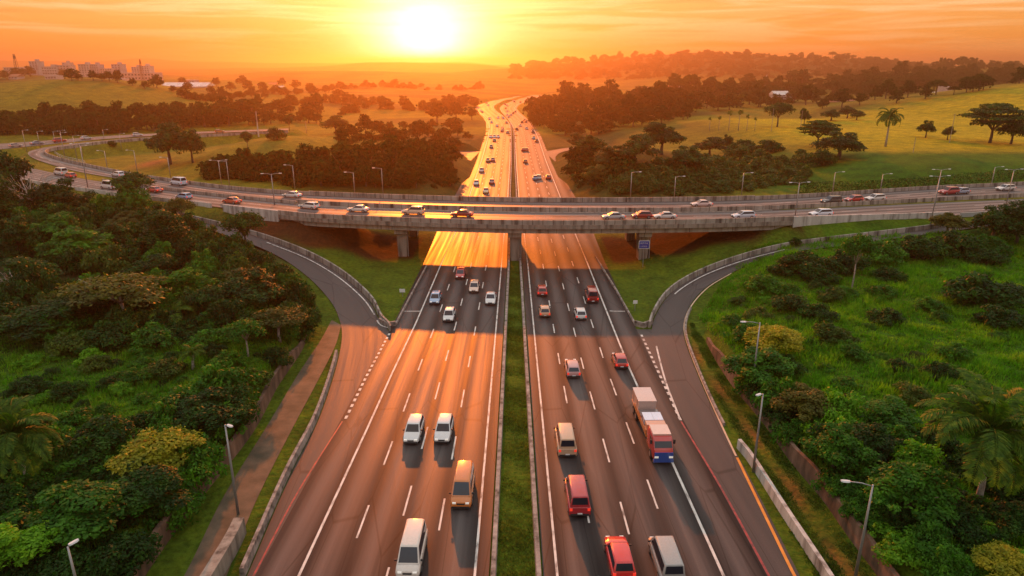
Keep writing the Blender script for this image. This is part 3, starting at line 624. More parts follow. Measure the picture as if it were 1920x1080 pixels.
def pier(px):
    y0 = np.interp(px, bo[:, 0], bo[:, 1]); y1 = np.interp(px, ai[:, 0], ai[:, 1]); yc = (y0+y1)/2
    mb = MB(); mb.box((px, yc, ZD-2.3), (2.6, y1-y0-2.0, 1.05)); bp(mb.build("pier_cap", M['pale_concrete']))
    for yy in (y0+3.6, y1-3.6):
        mb = MB(); zb = float(min(HG(px, yy)[0], 1.5))-0.6; zt = ZD-2.83
        mb.loft([[(px-0.85, yy-1.25, zb), (px+0.85, yy-1.25, zb), (px+0.85, yy+1.25, zb), (px-0.85, yy+1.25, zb)], [(px-1.05, yy-1.5, zt), (px+1.05, yy-1.5, zt), (px+1.05, yy+1.5, zt), (px-1.05, yy+1.5, zt)]]); bp(mb.build("pier_column", M['concrete']))
for x in (-22.5, 0.6, 26.5):
    pier(x); yy = np.interp(x, bo[:, 0], bo[:, 1])+2.2; mb = MB(); mb.tube([(x+1.2, yy, 0.2), (x+1.2, yy, ZD-2.0)], 0.09, 8); bp(mb.build('drain_pipe', M['steel']))
    for yy in np.linspace(np.interp(x, bo[:, 0], bo[:, 1])+1.2, np.interp(x, ai[:, 0], ai[:, 1])-1.2, 6): mb = MB(); mb.box((x, yy, ZD-1.765), (0.7, 0.6, 0.02)); bp(mb.build('bearing', M['black_plastic'] if 0 else M['rubber']))
def abut(x, s):
    y0 = np.interp(x, bo[:, 0], bo[:, 1]); y1 = np.interp(x, ai[:, 0], ai[:, 1])
    mb = MB(); mb.box((x+s*0.9, (y0+y1)/2, 3.6), (1.5, y1-y0-0.2, 6.4)); bp(mb.build("abutment", M['pale_concrete']))
abut(BX0+0.4, -1); abut(BX1-0.4, 1)
# approach walls and parapets along the embankments
def run(P, lo, hi): return P[lo:hi]
kB = BOUT[(BOUT[:, 1] < 175)]
rW = kB[(kB[:, 0] > BX1+0.1) & (kB[:, 0] < 90)]; rW = rW[np.argsort(rW[:, 0])]
rq = np.vstack([[BX1+0.1, np.interp(BX1, bo[:, 0], bo[:, 1]), ZD], rW])
wall_run(mv(rq, -0.45), 0.4, 1.0, M['white_wall'], "approach_wall", "rust streaked white concrete wall holding the right approach of the overpass", "wall", z0=-4.6, taper=1.0)
lW = kB[(kB[:, 0] < BX0-0.1) & (kB[:, 0] > -64)]; lW = lW[np.argsort(lW[:, 0])]
lq = np.vstack([lW, [BX0-0.1, np.interp(BX0, bo[:, 0], bo[:, 1]), ZD]])
wall_run(mv(lq, -0.45), 0.4, 0.9, M['white_wall'], "approach_wall", "whitewashed concrete wall holding the left approach of the overpass", "wall", z0=-4.0, taper=1.0)
a = cutx(AIN[:60], BX1, 1); wall_run(mv(a, 0.35), 0.3, 0.85, M['stained'], "road_barrier", "far side barrier of the overpass road right of the bridge", "barrier")
a = cutx(AIN[30:], BX0, -1); wall_run(shift(a, 0.35), 0.3, 0.85, M['stained'], "road_barrier", "barrier along the inside of the overpass loop on the left", "barrier")
c = (AOUT[:60]+BIN[:60])/2; a = cutx(c, BX1, 1); wall_run(a, 0.3, 0.8, M['stained'], "road_barrier", "median barrier of the overpass road right of the bridge", "barrier")
a = cutx(BIN[(BIN[:, 0] > -110) & (BIN[:, 1] < 200)], BX0, -1); wall_run(mv(a, 0.4), 0.3, 0.7, M['stained'], "road_barrier", "median barrier of the overpass road left of the bridge", "barrier")
a = BOUT[(BOUT[:, 0] < -64.2) & (BOUT[:, 1] < 215)]; wall_run(shift(a, -0.35), 0.3, 0.8, M['white_wall'], "road_barrier", "pale outer barrier of the overpass road behind the left trees", "barrier")
a = BOUT[(BOUT[:, 0] > 90)]; wall_run(mv(a, -0.35), 0.3, 0.6, M['rail'], "guard_rail", "steel guard rail on the near edge of the overpass at the far right", "barrier")
# ================================================================== VEGETATION
def leaf_quads(C, Nrm, size, rg, aspect=0.55):
    n = len(C); a = rg.normal(size=(n, 3)); a -= (a*Nrm).sum(1)[:, None]*Nrm; a /= np.linalg.norm(a, axis=1)[:, None]+1e-9
    b = np.cross(Nrm, a); sz = size*rg.uniform(0.6, 1.3, n)[:, None]
    V = np.stack([C - a*sz, C - b*sz*aspect, C + a*sz, C + b*sz*aspect], 1).reshape(-1, 3)
    return V, np.arange(4*n).reshape(n, 4)
def unit(v): return v/(np.linalg.norm(v, axis=-1, keepdims=True)+1e-9)
def crown(seed, clumps, leaves, size, shape, jitter=0.12, fill=0.25, up=0.5):
    """clumps: rows of (x, y, z, radius, flatness); leaves spread over the clump shells"""
    rg = np.random.default_rng(seed); cl = np.array(clumps); w = cl[:, 3]**2; w /= w.sum()
    k = rg.choice(len(cl), leaves, p=w); d = unit(rg.normal(size=(leaves, 3))); d[:, 2] = np.where(rg.random(leaves) < 0.7, np.abs(d[:, 2]), d[:, 2])
    r = np.where(rg.random(leaves) < fill, rg.uniform(0.3, 0.9, leaves), rg.normal(1.0, jitter, leaves))
    lump = 1 + 0.16*np.sin(d[:, 0]*6+k)*np.sin(d[:, 1]*7+k*2)*np.sin(d[:, 2]*5+1)
    P = cl[k, :3] + d*(r*lump*cl[k, 3])[:, None]*np.stack([np.ones(leaves), np.ones(leaves), cl[k, 4]], 1)
    nr = unit(d*0.8 + np.array([0, 0, up]) + rg.normal(size=(leaves, 3))*0.55)
    return leaf_quads(P, nr, size, rg)
def dome(seed, n, z0, zr, rad=0.62, cr=(0.26, 0.42), flat=0.75, core=True):
    rg = np.random.default_rng(seed); out = []; lop = rg.uniform(0, 6.28); k = rg.uniform(0.1, 0.3)
    for i in range(n):
        a = 2.399963*i + rg.uniform(-0.6, 0.6); h = (i+0.5)/n; el = math.asin(min(1, h*0.98)); side = 1 + k*math.cos(a-lop)
        rr = rad*math.cos(el)**0.8*rg.uniform(0.6, 1.22)*side; out.append((rr*math.cos(a), rr*math.sin(a), z0 + zr*math.sin(el)*rg.uniform(0.62, 1.18) + rg.uniform(-0.06, 0.06), rg.uniform(cr[0]*0.6, cr[1]), flat*rg.uniform(0.75, 1.15)))
    for i in range(5):
        a = rg.uniform(0, 6.28); out.append((0.88*math.cos(a), 0.88*math.sin(a), z0 + zr*rg.uniform(0.05, 0.6), rg.uniform(0.1, 0.2), flat))
    for i in range(3):
        a = rg.uniform(0, 6.28); out.append((0.3*math.cos(a), 0.3*math.sin(a), z0 + zr*rg.uniform(1.05, 1.25), rg.uniform(0.12, 0.22), flat))
    if core: out.append((0, 0, z0+zr*0.4, 0.45, 0.8))
    return out
def limbs(mb, z0, top, r, n, spread, seed, sub=True, base=0.0):
    rg = np.random.default_rng(seed)
    mb.tube([(0, 0, base-0.15), (0.02, 0.01, z0*0.5), (0, 0.02, z0)], [r*1.35, r, r*0.8], 7)
    for i in range(n):
        a = 2*math.pi*i/n + rg.uniform(-0.4, 0.4); s = spread*rg.uniform(0.6, 1.0); t = top*rg.uniform(0.85, 1.05)
        p1 = (s*0.45*math.cos(a), s*0.45*math.sin(a), z0+(t-z0)*0.5); p2 = (s*math.cos(a+0.2), s*math.sin(a+0.2), t)
        mb.tube([(0, 0.02, z0*0.93), p1, p2], [r*0.6, r*0.38, r*0.12], 5)
        if sub:
            for q in (-0.6, 0.7):
                p3 = (s*0.9*math.cos(a+q), s*0.9*math.sin(a+q), z0+(t-z0)*0.85); mb.tube([p1, p3], [r*0.3, r*0.08], 4)
# species in unit form: crown radius about 1; H = height of the unit plant
SP = {}
def species(name, H_, leafmat, barkmat, crowns, trunk):
    tr = trunk.mesh(name+"_trunk", M[barkmat], True) if trunk else None
    cs = [mesh_np(name+"_crown", V, Fq, [M[leafmat]]) for V, Fq in crowns]
    SP[name] = (H_, cs, tr)
def tr_(z0, top, r, n, spread, seed, sub=True): mb = MB(); limbs(mb, z0, top, r, n, spread, seed, sub); return mb
NL = 8000
for nm, lm in (('broad_dark', 'leaf_dark'), ('broad_mid', 'leaf_mid'), ('broad_lime', 'leaf_lime'), ('broad_yellow', 'leaf_yellow'), ('broad_olive', 'leaf_olive')):
    sd = sum(map(ord, nm))
    species(nm, 1.65, lm, 'bark', [crown(sd+j, dome(sd+j*7, 17, 0.72, 0.72, 0.66, (0.24, 0.42)), NL, 0.053, None) for j in range(3)], tr_(0.6, 1.2, 0.07, 5, 0.55, sd))
for nm, lm in (('bush_dark', 'leaf_dark'), ('bush_mid', 'leaf_mid'), ('bush_olive', 'leaf_sage'), ('bush_lime', 'leaf_lime')):
    sd = sum(map(ord, nm))
    species(nm, 0.95, lm, 'bark', [crown(sd+j, dome(sd+j*5, 13, 0.12, 0.5, 0.66, (0.24, 0.4), 0.8), 4200, 0.058, None) for j in range(3)], tr_(0.2, 0.6, 0.05, 4, 0.5, sd, False))
rg0 = np.random.default_rng(5)
um = [(math.cos(a)*r_, math.sin(a)*r_, z_ + rg0.uniform(-0.05, 0.05), s_, 0.22) for z_, R_, s_, n_ in ((1.45, 0.25, 0.35, 4), (1.28, 0.55, 0.36, 8), (1.05, 0.72, 0.34, 9), (0.8, 0.66, 0.26, 6)) for a, r_ in [(2*math.pi*i/n_ + rg0.uniform(-.3, .3), R_*rg0.uniform(.85, 1.1)) for i in range(n_)]]
species('umbrella', 1.55, 'leaf_dark', 'bark', [crown(31, um, 5200, 0.055, None, fill=0.1)], tr_(0.55, 1.2, 0.05, 7, 0.75, 33))
fl = [(math.cos(a)*r_, math.sin(a)*r_, 1.35+rg0.uniform(-.1, .12)-r_*0.25, rg0.uniform(.22, .36), 0.45) for a, r_ in [(2.4*i, math.sqrt(i/16)*0.78) for i in range(16)]]
species('airy_olive', 1.6, 'leaf_olive', 'pale_bark', [crown(41, fl, 3600, 0.05, None, 0.22, 0.3)], tr_(0.7, 1.35, 0.045, 6, 0.75, 43))
species('airy_mid', 1.75, 'leaf_mid', 'pale_bark', [crown(44, [(x, y, z+0.1, r*0.95, 0.7) for x, y, z, r, f in fl], 3000, 0.058, None, 0.2, 0.3)], tr_(0.8, 1.4, 0.04, 5, 0.6, 45))
species('airy_dark', 1.65, 'leaf_dark', 'bark', [crown(47, [(x, y, z, r, 0.6) for x, y, z, r, f in fl]+[(0.3, 0.2, 0.9, 0.25, 0.6), (-0.4, -0.1, 0.85, 0.22, 0.6)], 4200, 0.055, None, 0.18, 0.2)], tr_(0.65, 1.35, 0.05, 6, 0.7, 48))
tl = [(0.25*math.cos(2.4*i)*(1.2-i/20), 0.25*math.sin(2.4*i)*(1.2-i/20), 0.7+i*0.16, 0.42-0.01*i, 0.9) for i in range(13)]
species('tall_dark', 3.0, 'leaf_dark', 'bark', [crown(51, [(x*1.9, y*1.9, z, r*1.25, f) for x, y, z, r, f in tl], 6000, 0.062, None)], tr_(0.9, 2.4, 0.07, 4, 0.4, 53))
bare = MB(); limbs(bare, 0.6, 1.3, 0.055, 7, 0.85, 61); rb = np.random.default_rng(62)
for i in range(46):
    a = rb.uniform(0, 6.28); r0 = rb.uniform(0.2, 0.75); z0 = rb.uniform(0.85, 1.3); p = np.array([r0*math.cos(a), r0*math.sin(a), z0])
    bare.tube([p, p + np.array([0.2*math.cos(a+rb.uniform(-1, 1)), 0.2*math.sin(a+rb.uniform(-1, 1)), rb.uniform(0.05, 0.22)])], [0.012, 0.004], 3)
species('bare', 1.5, 'leaf_olive', 'pale_bark', [crown(63, [(0.5, 0.2, 1.2, 0.2, .7), (-0.5, 0.3, 1.15, 0.2, .7)], 90, 0.03, None, 0.3)], bare)
# far trees: fewer, larger leaves, trunk in the same mesh
def far_tree(nm, seed, cl, leaves, size, H_, tz=0.6):
    V, Fq = crown(seed, cl, leaves, size, None, 0.14, 0.2); mb = MB(); limbs(mb, tz, H_*0.86, 0.06, 5, 0.6, seed, False)
    n = len(V); allV = np.vstack([V, np.array(mb.V)]); Fc = [tuple(f) for f in Fq] + [tuple(i+n for i in f) for f in mb.F]
    SP[nm] = (H_, [mesh_np(nm, allV, Fc, [M['leaf_far'], M['bark']], [0]*len(Fq)+[1]*len(mb.F))], None)
for j in range(3): far_tree('far_broad%d' % j, 70+j, dome(70+j*3, 11, 0.55, 0.75, 0.62, (0.28, 0.45)), 850, 0.12, 1.5)
far_tree('far_umbrella', 75, [(x, y, z, r*1.1, 0.32) for x, y, z, r, f in um if z > 0.95], 800, 0.12, 1.55, 0.9)
far_tree('far_tall', 76, [(0, 0, 0.8, 0.7, 1.1), (0.2, 0.1, 1.6, 0.65, 1), (-0.15, 0, 2.2, 0.5, 1)], 700, 0.13, 2.6, 0.5)
far_tree('far_bush', 77, dome(77, 9, 0.1, 0.5, 0.6, (0.28, 0.45)), 600, 0.13, 0.95, 0.2)
def palm(nm, seed, trunk_h, n, frond, droop, lean=0.3, rad=0.16, lw=0.045):
    rg = np.random.default_rng(seed); mb = MB()
    top = np.array([lean, 0.1, trunk_h]); mb.tube([(0, 0, -0.3), (lean*0.2, 0, trunk_h*0.4), (lean*0.6, 0.05, trunk_h*0.75), top], [rad*1.5, rad, rad*0.85, rad*0.8], 8)
    Vs, Fs = [], []; st = MB()
    for i in range(n):
        a = 2.399963*i + rg.uniform(-0.2, 0.2); e = math.radians(rg.uniform(-18, 74) if i > n*0.15 else rg.uniform(70, 88)); Lf = frond*rg.uniform(0.85, 1.1)
        h = np.array([math.cos(a), math.sin(a), 0]); p = top.copy(); pts = [p]; ang = e; m = 12
        for k in range(m):
            p = p + (h*math.cos(ang)+np.array([0, 0, math.sin(ang)]))*Lf/m; ang -= droop*(0.5+k/m)/m*2; pts.append(p)
        st.tube(pts, [0.035*frond/3*(1-k/14) for k in range(m+1)], 4, False)
        side = np.cross(h, (0, 0, 1))
        for k in range(1, m+1):
            for q in (0, 0.33, 0.66):
                if k == m and q > 0: continue
                b = pts[k-1]*(1-q)+pts[k]*q if k < m+1 else pts[k]; fr = (k-1+q)/m; ll = frond*0.21*math.sin(math.pi*min(1, 0.12+fr*0.86))+0.05; ax_ = unit(pts[k]-pts[k-1])
                for s in (-1, 1):
                    tip = b + side*s*ll*0.85 + ax_*ll*0.45 + np.array([0, 0, -ll*rg.uniform(0.1, 0.45)]); w_ = ax_*lw*frond/3*1.6
                    j = len(Vs); mid = (b+tip)/2 + np.array([0, 0, ll*0.08]); Vs += [b-w_*0.5, mid-w_, tip, mid+w_]; Fs.append((j, j+1, j+2, j+3))
    V = np.array(Vs); n0 = len(V); allV = np.vstack([V, np.array(st.V)]); Fc = Fs+[tuple(i+n0 for i in f) for f in st.F]
    SP[nm] = (trunk_h+frond*0.6, [mesh_np(nm+"_crown", allV, Fc, [M['leaf_palm']])], mb.mesh(nm+"_trunk", M['pale_bark'], True))
palm('coconut', 81, 5.5, 26, 4.4, 1.0, lw=0.05); palm('fan', 82, 2.0, 16, 2.2, 1.2); palm('palm_mid', 83, 6.0, 18, 3.4, 1.3); palm('palm_slim', 84, 9.0, 14, 2.2, 1.6, 0.2, 0.14, 0.07); palm('feather', 85, 0.9, 14, 4.2, 1.4)
CATS = {'bush': ('bush', 'bush'), 'coconut': ('palm_tree', 'palm'), 'fan': ('palm_tree', 'palm'), 'palm': ('palm_tree', 'palm'), 'feather': ('palm_tree', 'palm')}
def plant(sp, base, w, h, label, group, name=None, parts=True):
    H_, cs, tr = SP[sp]; key = sp.split('_')[0].rstrip('0123456789'); nm, cat = CATS.get(key, ('broadleaf_tree', 'tree'))
    if 'bush' in sp: nm, cat = 'bush', 'bush'
    if name: nm = name
    isp = cat == 'palm'; rz = rng.uniform(0, 6.28)
    sx = (w/2 if not isp else h/H_); sz = h/H_; sq = rng.uniform(0.88, 1.14)
    if tr is None or not parts:
        o = put(nm, cs[rng.integers(len(cs))], None, base, rz); o.scale = (sx*sq, sx/sq, sz); return tag(o, label, cat, group)
    o = empty(nm, base, rz, (sx*sq, sx/sq, sz)); tag(o, label, cat, group)
    put("crown", cs[rng.integers(len(cs))], o); put("trunk", tr, o); return o
def tp(x, yb, w, h, sp, label, group=None, sink=0.0):
    """plant with its foot at pixel (x, yb), w and h pixels wide and tall in the photograph"""
    b = T(x, yb); s = pxm(b); e = 0.55 if b[1] < 120 else 0.3 if b[1] < 200 else 0.12
    hh = max(h/s/0.95 - e*w/s*0.5, 0.45*w/s); b[2] -= sink
    return plant(sp, b, w/s, hh, label, group)
LG = "trees and bushes of the left roadside thicket"; RG = "trees and bushes on the right slope"
# --- left foreground
for a in [
 (30, 1085, 150, 140, 'broad_lime', "bright lime-green round tree in the lower left corner"),
 (150, 1010, 215, 150, 'broad_mid', "wide mid-green tree with a layered crown above the corner lamp post"),
 (20, 975, 110, 90, 'broad_dark', "dark green tree behind the lime-green corner tree"),
 (305, 885, 160, 115, 'broad_yellow', "golden yellow topped tree beside the left retaining wall"),
 (195, 870, 130, 110, 'broad_dark', "dark round tree between the coconut palm and the golden tree"),
 (395, 805, 150, 100, 'broad_dark', "broad dark tree with yellowing rim against the left wall, behind the golden tree"),
 (465, 725, 80, 60, 'bush_olive', "olive bush on the left wall uphill of the broad dark tree"),
 (150, 905, 120, 80, 'broad_mid', "mid-green tree right behind the wide layered tree"),
 (275, 960, 150, 110, 'broad_dark', "dark tree in front of the golden tree, half over the wall"),
 (330, 905, 100, 70, 'bush_mid', "leafy bush spilling over the wall below the golden tree"),
 (225, 1060, 140, 100, 'bush_dark', "dark bush above the lower end of the left wall"),
 (115, 1090, 130, 90, 'bush_dark', "dark bush at the foot of the corner lamp post"),
 (130, 660, 90, 55, 'bush_olive', "olive shrub standing alone in the left clearing"),
 (185, 690, 60, 35, 'bush_olive', "small brownish shrub beside the lone olive shrub"),
 (60, 735, 75, 40, 'bush_dark', "low dark shrub in the left clearing near the frame edge"),
 (122, 745, 70, 38, 'bush_dark', "low dark shrub in the middle of the left clearing"),
 (20, 770, 60, 40, 'bush_mid', "green shrub behind the left coconut palm"),
 (205, 725, 45, 25, 'bush_dark', "tiny dark shrub in the clearing left of the small palm"),
 (255, 715, 60, 30, 'bush_mid', "flat green shrub in the clearing below the small palm"),
 (270, 690, 50, 30, 'bush_mid', "round green shrub left of the small palm"),
 (315, 700, 70, 35, 'bush_olive', "yellowish shrub at the foot of the small palm"),
 (75, 820, 90, 60, 'bush_olive', "olive undergrowth bush around the left coconut palm"),
 (140, 800, 90, 50, 'bush_mid', "bushy clump right of the left coconut palm"),
 (465, 668, 82, 92, 'airy_mid', "slender yellow-green tree with bare pale stems beside the left wall"),
 (525, 640, 112, 90, 'airy_olive', "olive flat-crowned tree with pale forked stems near the ramp bend"),
 (515, 680, 70, 45, 'bush_dark', "dark bush under the pale-stemmed olive tree"),
 (430, 690, 80, 45, 'bush_mid', "green bush below the slender yellow-green tree"),
 (400, 650, 90, 40, 'bush_mid', "grassy green bush left of the slender yellow-green tree"),
 (395, 600, 78, 85, 'airy_dark', "dark tree with a straight pale stem in the middle of the thicket"),
 (470, 580, 140, 105, 'broad_dark', "broad dark crowned tree below the ramp, in the thicket"),
 (350, 570, 110, 90, 'broad_mid', "mid-green tree left of the broad dark crowned tree"),
 (232, 605, 200, 140, 'airy_olive', "large brown-olive tree with a bent pale trunk"),
 (35, 560, 75, 70, 'bare', "leafless white-branched tree at the left edge"),
 (405, 510, 60, 55, 'bush_dark', "dark round bush at the edge of the ramp's grass"),
 (318, 490, 90, 120, 'tall_dark', "tall dark tree leaning over the upper ramp"),
 (345, 430, 55, 65, 'airy_olive', "thin brownish tree beside the tall dark tree"),
 (255, 390, 82, 76, 'airy_dark', "lone dark tree in front of the overpass road"),
 (463, 470, 78, 82, 'airy_dark', "lone tree with a thin trunk at the edge of the upper left ramp"),
 (28, 410, 100, 135, 'airy_dark', "tall dark tree with open crown at the left edge, above the overpass road"),
 (62, 420, 110, 105, 'bare', "pale bare-trunked spreading tree in front of the left overpass"),
 (120, 420, 110, 90, 'broad_dark', "dark tree in front of the overpass, right of the bare-trunked tree"),
 (5, 440, 90, 120, 'tall_dark', "very dark tall tree cut by the left edge of the picture"),
 (195, 410, 60, 45, 'bush_mid', "green bush just below the outer overpass barrier"),
 (110, 465, 95, 70, 'broad_mid', "bright green tree in the upper thicket"),
 (150, 490, 130, 85, 'broad_mid', "spreading green tree in the upper thicket, above the brown-olive tree"),
 (35, 480, 90, 80, 'broad_dark', "dark green tree left of the upper thicket"),
 (60, 540, 110, 80, 'broad_dark', "dark tree right of the leafless white tree"),
 (285, 530, 90, 70, 'broad_dark', "dark tree behind the brown-olive tree"),
 (120, 620, 140, 80, 'broad_dark', "deep green tree along the top of the left clearing"),
 (45, 640, 130, 75, 'broad_dark', "deep green tree at the left end of the clearing's top edge"),
 (205, 650, 110, 60, 'bush_dark', "dark bush at the top of the left clearing under the brown-olive tree"),
 (295, 650, 105, 60, 'bush_mid', "green bush at the top of the clearing, below the feather palms"),
 (390, 625, 90, 50, 'bush_mid', "green bush below the tree with a straight pale stem"),
 (345, 640, 80, 45, 'bush_dark', "dark bush between two green bushes above the clearing"),
 (566, 572, 40, 32, 'bush_dark', "small dark round bush on the grass inside the ramp bend"),
 (560, 605, 40, 34, 'bush_dark', "dark bush at the top end of the left retaining wall"),
 (440, 545, 70, 55, 'broad_olive', "olive tree just below the ramp's grass edge"),
 (500, 520, 60, 45, 'bush_olive', "yellowish bush beside the ramp above the slim palm"),
 (245, 440, 70, 50, 'broad_olive', "olive tree below the lone dark tree"),
 (215, 470, 80, 60, 'broad_dark', "dark tree between the olive tree and the bright green tree"),
]: tp(*a, LG)
for a in [
 (58, 925, 170, 225, 'coconut', "big coconut palm with orange dead fronds at the left edge"),
 (362, 692, 62, 62, 'fan', "small round palm alone in the left clearing"),
 (258, 585, 105, 85, 'feather', "low feather palm under the brown-olive tree"),
 (325, 615, 120, 80, 'feather', "large arching feather palm at the top of the clearing"),
 (512, 545, 52, 60, 'palm_slim', "slim palm between the broad dark tree and the ramp"),
]: tp(*a, "palms in the left thicket")
# --- right foreground
for a in [
 (1445, 670, 110, 85, 'broad_yellow', "round tree with a golden rim behind the right wall, beside a lamp post"),
 (1420, 715, 135, 85, 'broad_mid', "bushy green tree in front of the golden-rimmed tree"),
 (1505, 790, 130, 95, 'broad_olive', "brown-olive rounded tree above the right wall"),
 (1655, 800, 120, 65, 'broad_mid', "flat green tree behind the three bushy trees on the right"),
 (1562, 880, 130, 115, 'broad_mid', "bushy green tree on the right wall"),
 (1625, 860, 110, 90, 'broad_dark', "dark green tree between the right wall's bushy tree and the round one"),
 (1700, 975, 180, 150, 'broad_mid', "big round tree left of the right coconut palm"),
 (1590, 930, 80, 60, 'bush_mid', "leafy bush leaning over the right wall"),
 (1640, 985, 90, 60, 'bush_mid', "green bush above the right wall in front of the big round tree"),
 (1690, 1040, 120, 70, 'bush_lime', "bright grassy bush above the lower end of the right wall"),
 (1890, 1010, 110, 90, 'broad_dark', "dark green tree under the right coconut palm"),
 (1800, 1010, 120, 80, 'bush_dark', "dark bush right of the big round tree"),
 (1885, 1095, 120, 90, 'broad_yellow', "yellowish tree in the lower right corner"),
 (1770, 1075, 120, 80, 'bush_mid', "green bush left of the yellowish corner tree"),
 (1850, 900, 120, 80, 'bush_dark', "dark undergrowth bush at the foot of the right coconut palm"),
 (1828, 985, 130, 75, 'bush_dark', "dark bush hiding the trunk of the right coconut palm"), (1745, 880, 70, 50, 'bush_dark', "dark bush behind the big round tree"),
 (1470, 690, 70, 45, 'bush_dark', "dark bush right of the golden-rimmed tree"),
 (1400, 640, 80, 45, 'bush_mid', "green bush at the top of the right wall"),
 (1375, 615, 60, 35, 'bush_mid', "low green bush near the right ramp bend"),
 (1660, 525, 62, 30, 'bush_dark', "dark oval bush in the middle of the right meadow"),
 (1845, 570, 130, 55, 'bush_dark', "largest dark bush in the right meadow"),
 (1880, 612, 90, 40, 'bush_dark', "dark bush in front of the largest meadow bush"),
 (1665, 605, 70, 32, 'bush_dark', "dark bush in the meadow below the oval one"),
 (1745, 582, 60, 28, 'bush_mid', "low green bush left of the largest meadow bush"),
 (1790, 670, 65, 35, 'bush_mid', "green bush in the lower right meadow"),
 (1685, 695, 48, 35, 'bush_dark', "small dark bush in the lower meadow"),
 (1755, 705, 65, 45, 'bush_dark', "dark bush behind the right coconut palm"),
 (1600, 670, 60, 30, 'bush_mid', "green bush in the lower meadow left of the small dark one"),
 (1560, 560, 60, 28, 'bush_olive', "olive bush in the meadow near the ramp"),
 (1480, 580, 70, 35, 'bush_olive', "olive bush on the slope right of the ramp bend"),
 (1535, 600, 70, 38, 'bush_dark', "dark bush on the slope above the golden-rimmed tree"),
 (1560, 640, 80, 40, 'bush_olive', "brownish bush right of the golden-rimmed tree"),
 (1430, 545, 80, 35, 'bush_mid', "green bush between ramp and meadow"),
 (1475, 555, 60, 30, 'bush_mid', "low green bush on the meadow slope below the hedge"),
 (1500, 515, 110, 55, 'bush_dark', "big dark bush at the ramp's outer edge"),
 (1540, 530, 70, 40, 'bush_dark', "dark bush right of the big ramp-side bush"),
 (1580, 505, 90, 50, 'bush_dark', "dark bush under the slender flat-crowned tree"),
 (1645, 490, 95, 55, 'bush_mid', "green bush in the row along the right ramp, beside the slender tree"),
 (1715, 485, 95, 60, 'bush_dark', "dark bush in the middle of the row along the right ramp"),
 (1785, 480, 100, 65, 'bush_dark', "tall dark bush further right in the row along the ramp"),
 (1850, 478, 80, 50, 'bush_mid', "green bush in front of the trees at the right edge"),
 (1860, 455, 90, 75, 'broad_dark', "dark tree at the right edge in front of the overpass"),
 (1905, 460, 80, 95, 'tall_dark', "tallest dark tree at the right edge, reaching the overpass road"),
 (1775, 440, 60, 45, 'broad_olive', "olive tree behind the ramp-side row on the right"),
 (1597, 540, 68, 120, 'airy_mid', "slender tree with a flat dark crown on a long thin stem"),
 (1490, 462, 24, 22, 'bush_dark', "tiny round bush against the right abutment"),
 (1850, 495, 70, 40, 'bush_dark', "small dark bush in the upper right meadow"),
 (1900, 560, 70, 35, 'bush_dark', "dark bush at the right edge of the meadow"),
 (1420, 600, 60, 30, 'bush_olive', "olive bush in the grass above the golden-rimmed tree"),
 (1710, 750, 75, 40, 'bush_olive', "olive bush left of the coconut palm's crown"),
 (1590, 770, 80, 50, 'bush_dark', "dark bush right of the brown-olive rounded tree"),
 (1800, 800, 90, 50, 'bush_dark', "dark bush below the meadow beside the coconut palm"),
]: tp(*a, RG)
for a in [(1830, 960, 190, 290, 'coconut', "big coconut palm with drooping fronds on the right slope"), (1925, 900, 120, 200, 'coconut', "coconut palm cut by the right edge of the picture")]: tp(*a, "coconut palms on the right slope")
# --- middle distance, right
MG = "trees on the hillside pasture behind the overpass"
for a in [
 (1660, 275, 62, 75, 'palm_mid', "single tall palm on the golden pasture"),
 (1855, 268, 98, 72, 'umbrella', "large layered umbrella tree at the right edge of the pasture"),
 (1895, 270, 60, 45, 'broad_dark', "dark tree beside the large umbrella tree"),
 (1532, 275, 66, 48, 'umbrella', "umbrella tree left of the single tall palm"),
 (1572, 298, 95, 50, 'broad_dark', "dense dark tree in front of the umbrella tree on the slope"),
 (1540, 310, 60, 35, 'bush_dark', "dark bush on the slope below the dense dark tree"),
 (1735, 258, 34, 30, 'broad_dark', "small round tree right of the single tall palm"),
 (1776, 262, 26, 24, 'broad_olive', "little tree by the power pole on the pasture"),
 (1457, 238, 52, 46, 'airy_dark', "rounded tree with visible stems at the back of the pasture"),
 (1507, 236, 22, 30, 'broad_dark', "narrow tree beside the pole at the back of the pasture"),
 (1558, 226, 38, 20, 'broad_dark', "left tree of three at the far edge of the pasture"),
 (1588, 222, 34, 22, 'broad_dark', "middle tree of three at the far edge of the pasture"),
 (1606, 225, 30, 18, 'broad_dark', "right tree of three at the far edge of the pasture"),
 (1362, 285, 26, 30, 'broad_dark', "small dark tree at the front rim of the pasture"),
 (1395, 288, 60, 28, 'bush_dark', "dark bush row piece at the front rim of the pasture"),
 (1445, 285, 50, 26, 'bush_dark', "right dark bush at the front rim of the pasture"),
 (1330, 292, 60, 34, 'broad_dark', "dark tree at the left front rim of the pasture"),
 (1240, 290, 82, 58, 'broad_dark', "big dark tree right of the motorway, at the top of the bank"),
 (1190, 310, 90, 55, 'broad_dark', "dark tree on the bank left of the big dark one"),
 (1285, 320, 80, 45, 'broad_dark', "dark tree on the bank right of the big dark one"),
 (1140, 325, 70, 50, 'broad_olive', "olive tree on the motorway's right bank"),
 (1105, 300, 60, 45, 'broad_dark', "dark tree by the right side road beyond the bridge"),
 (1085, 285, 50, 35, 'broad_dark', "dark tree behind the right side road's mouth"),
 (1120, 350, 60, 40, 'broad_olive', "olive tree low on the right bank, close to the bridge"),
 (1180, 350, 70, 40, 'bush_olive', "olive bush behind the bridge parapet, right of the motorway"),
]: tp(*a, MG)
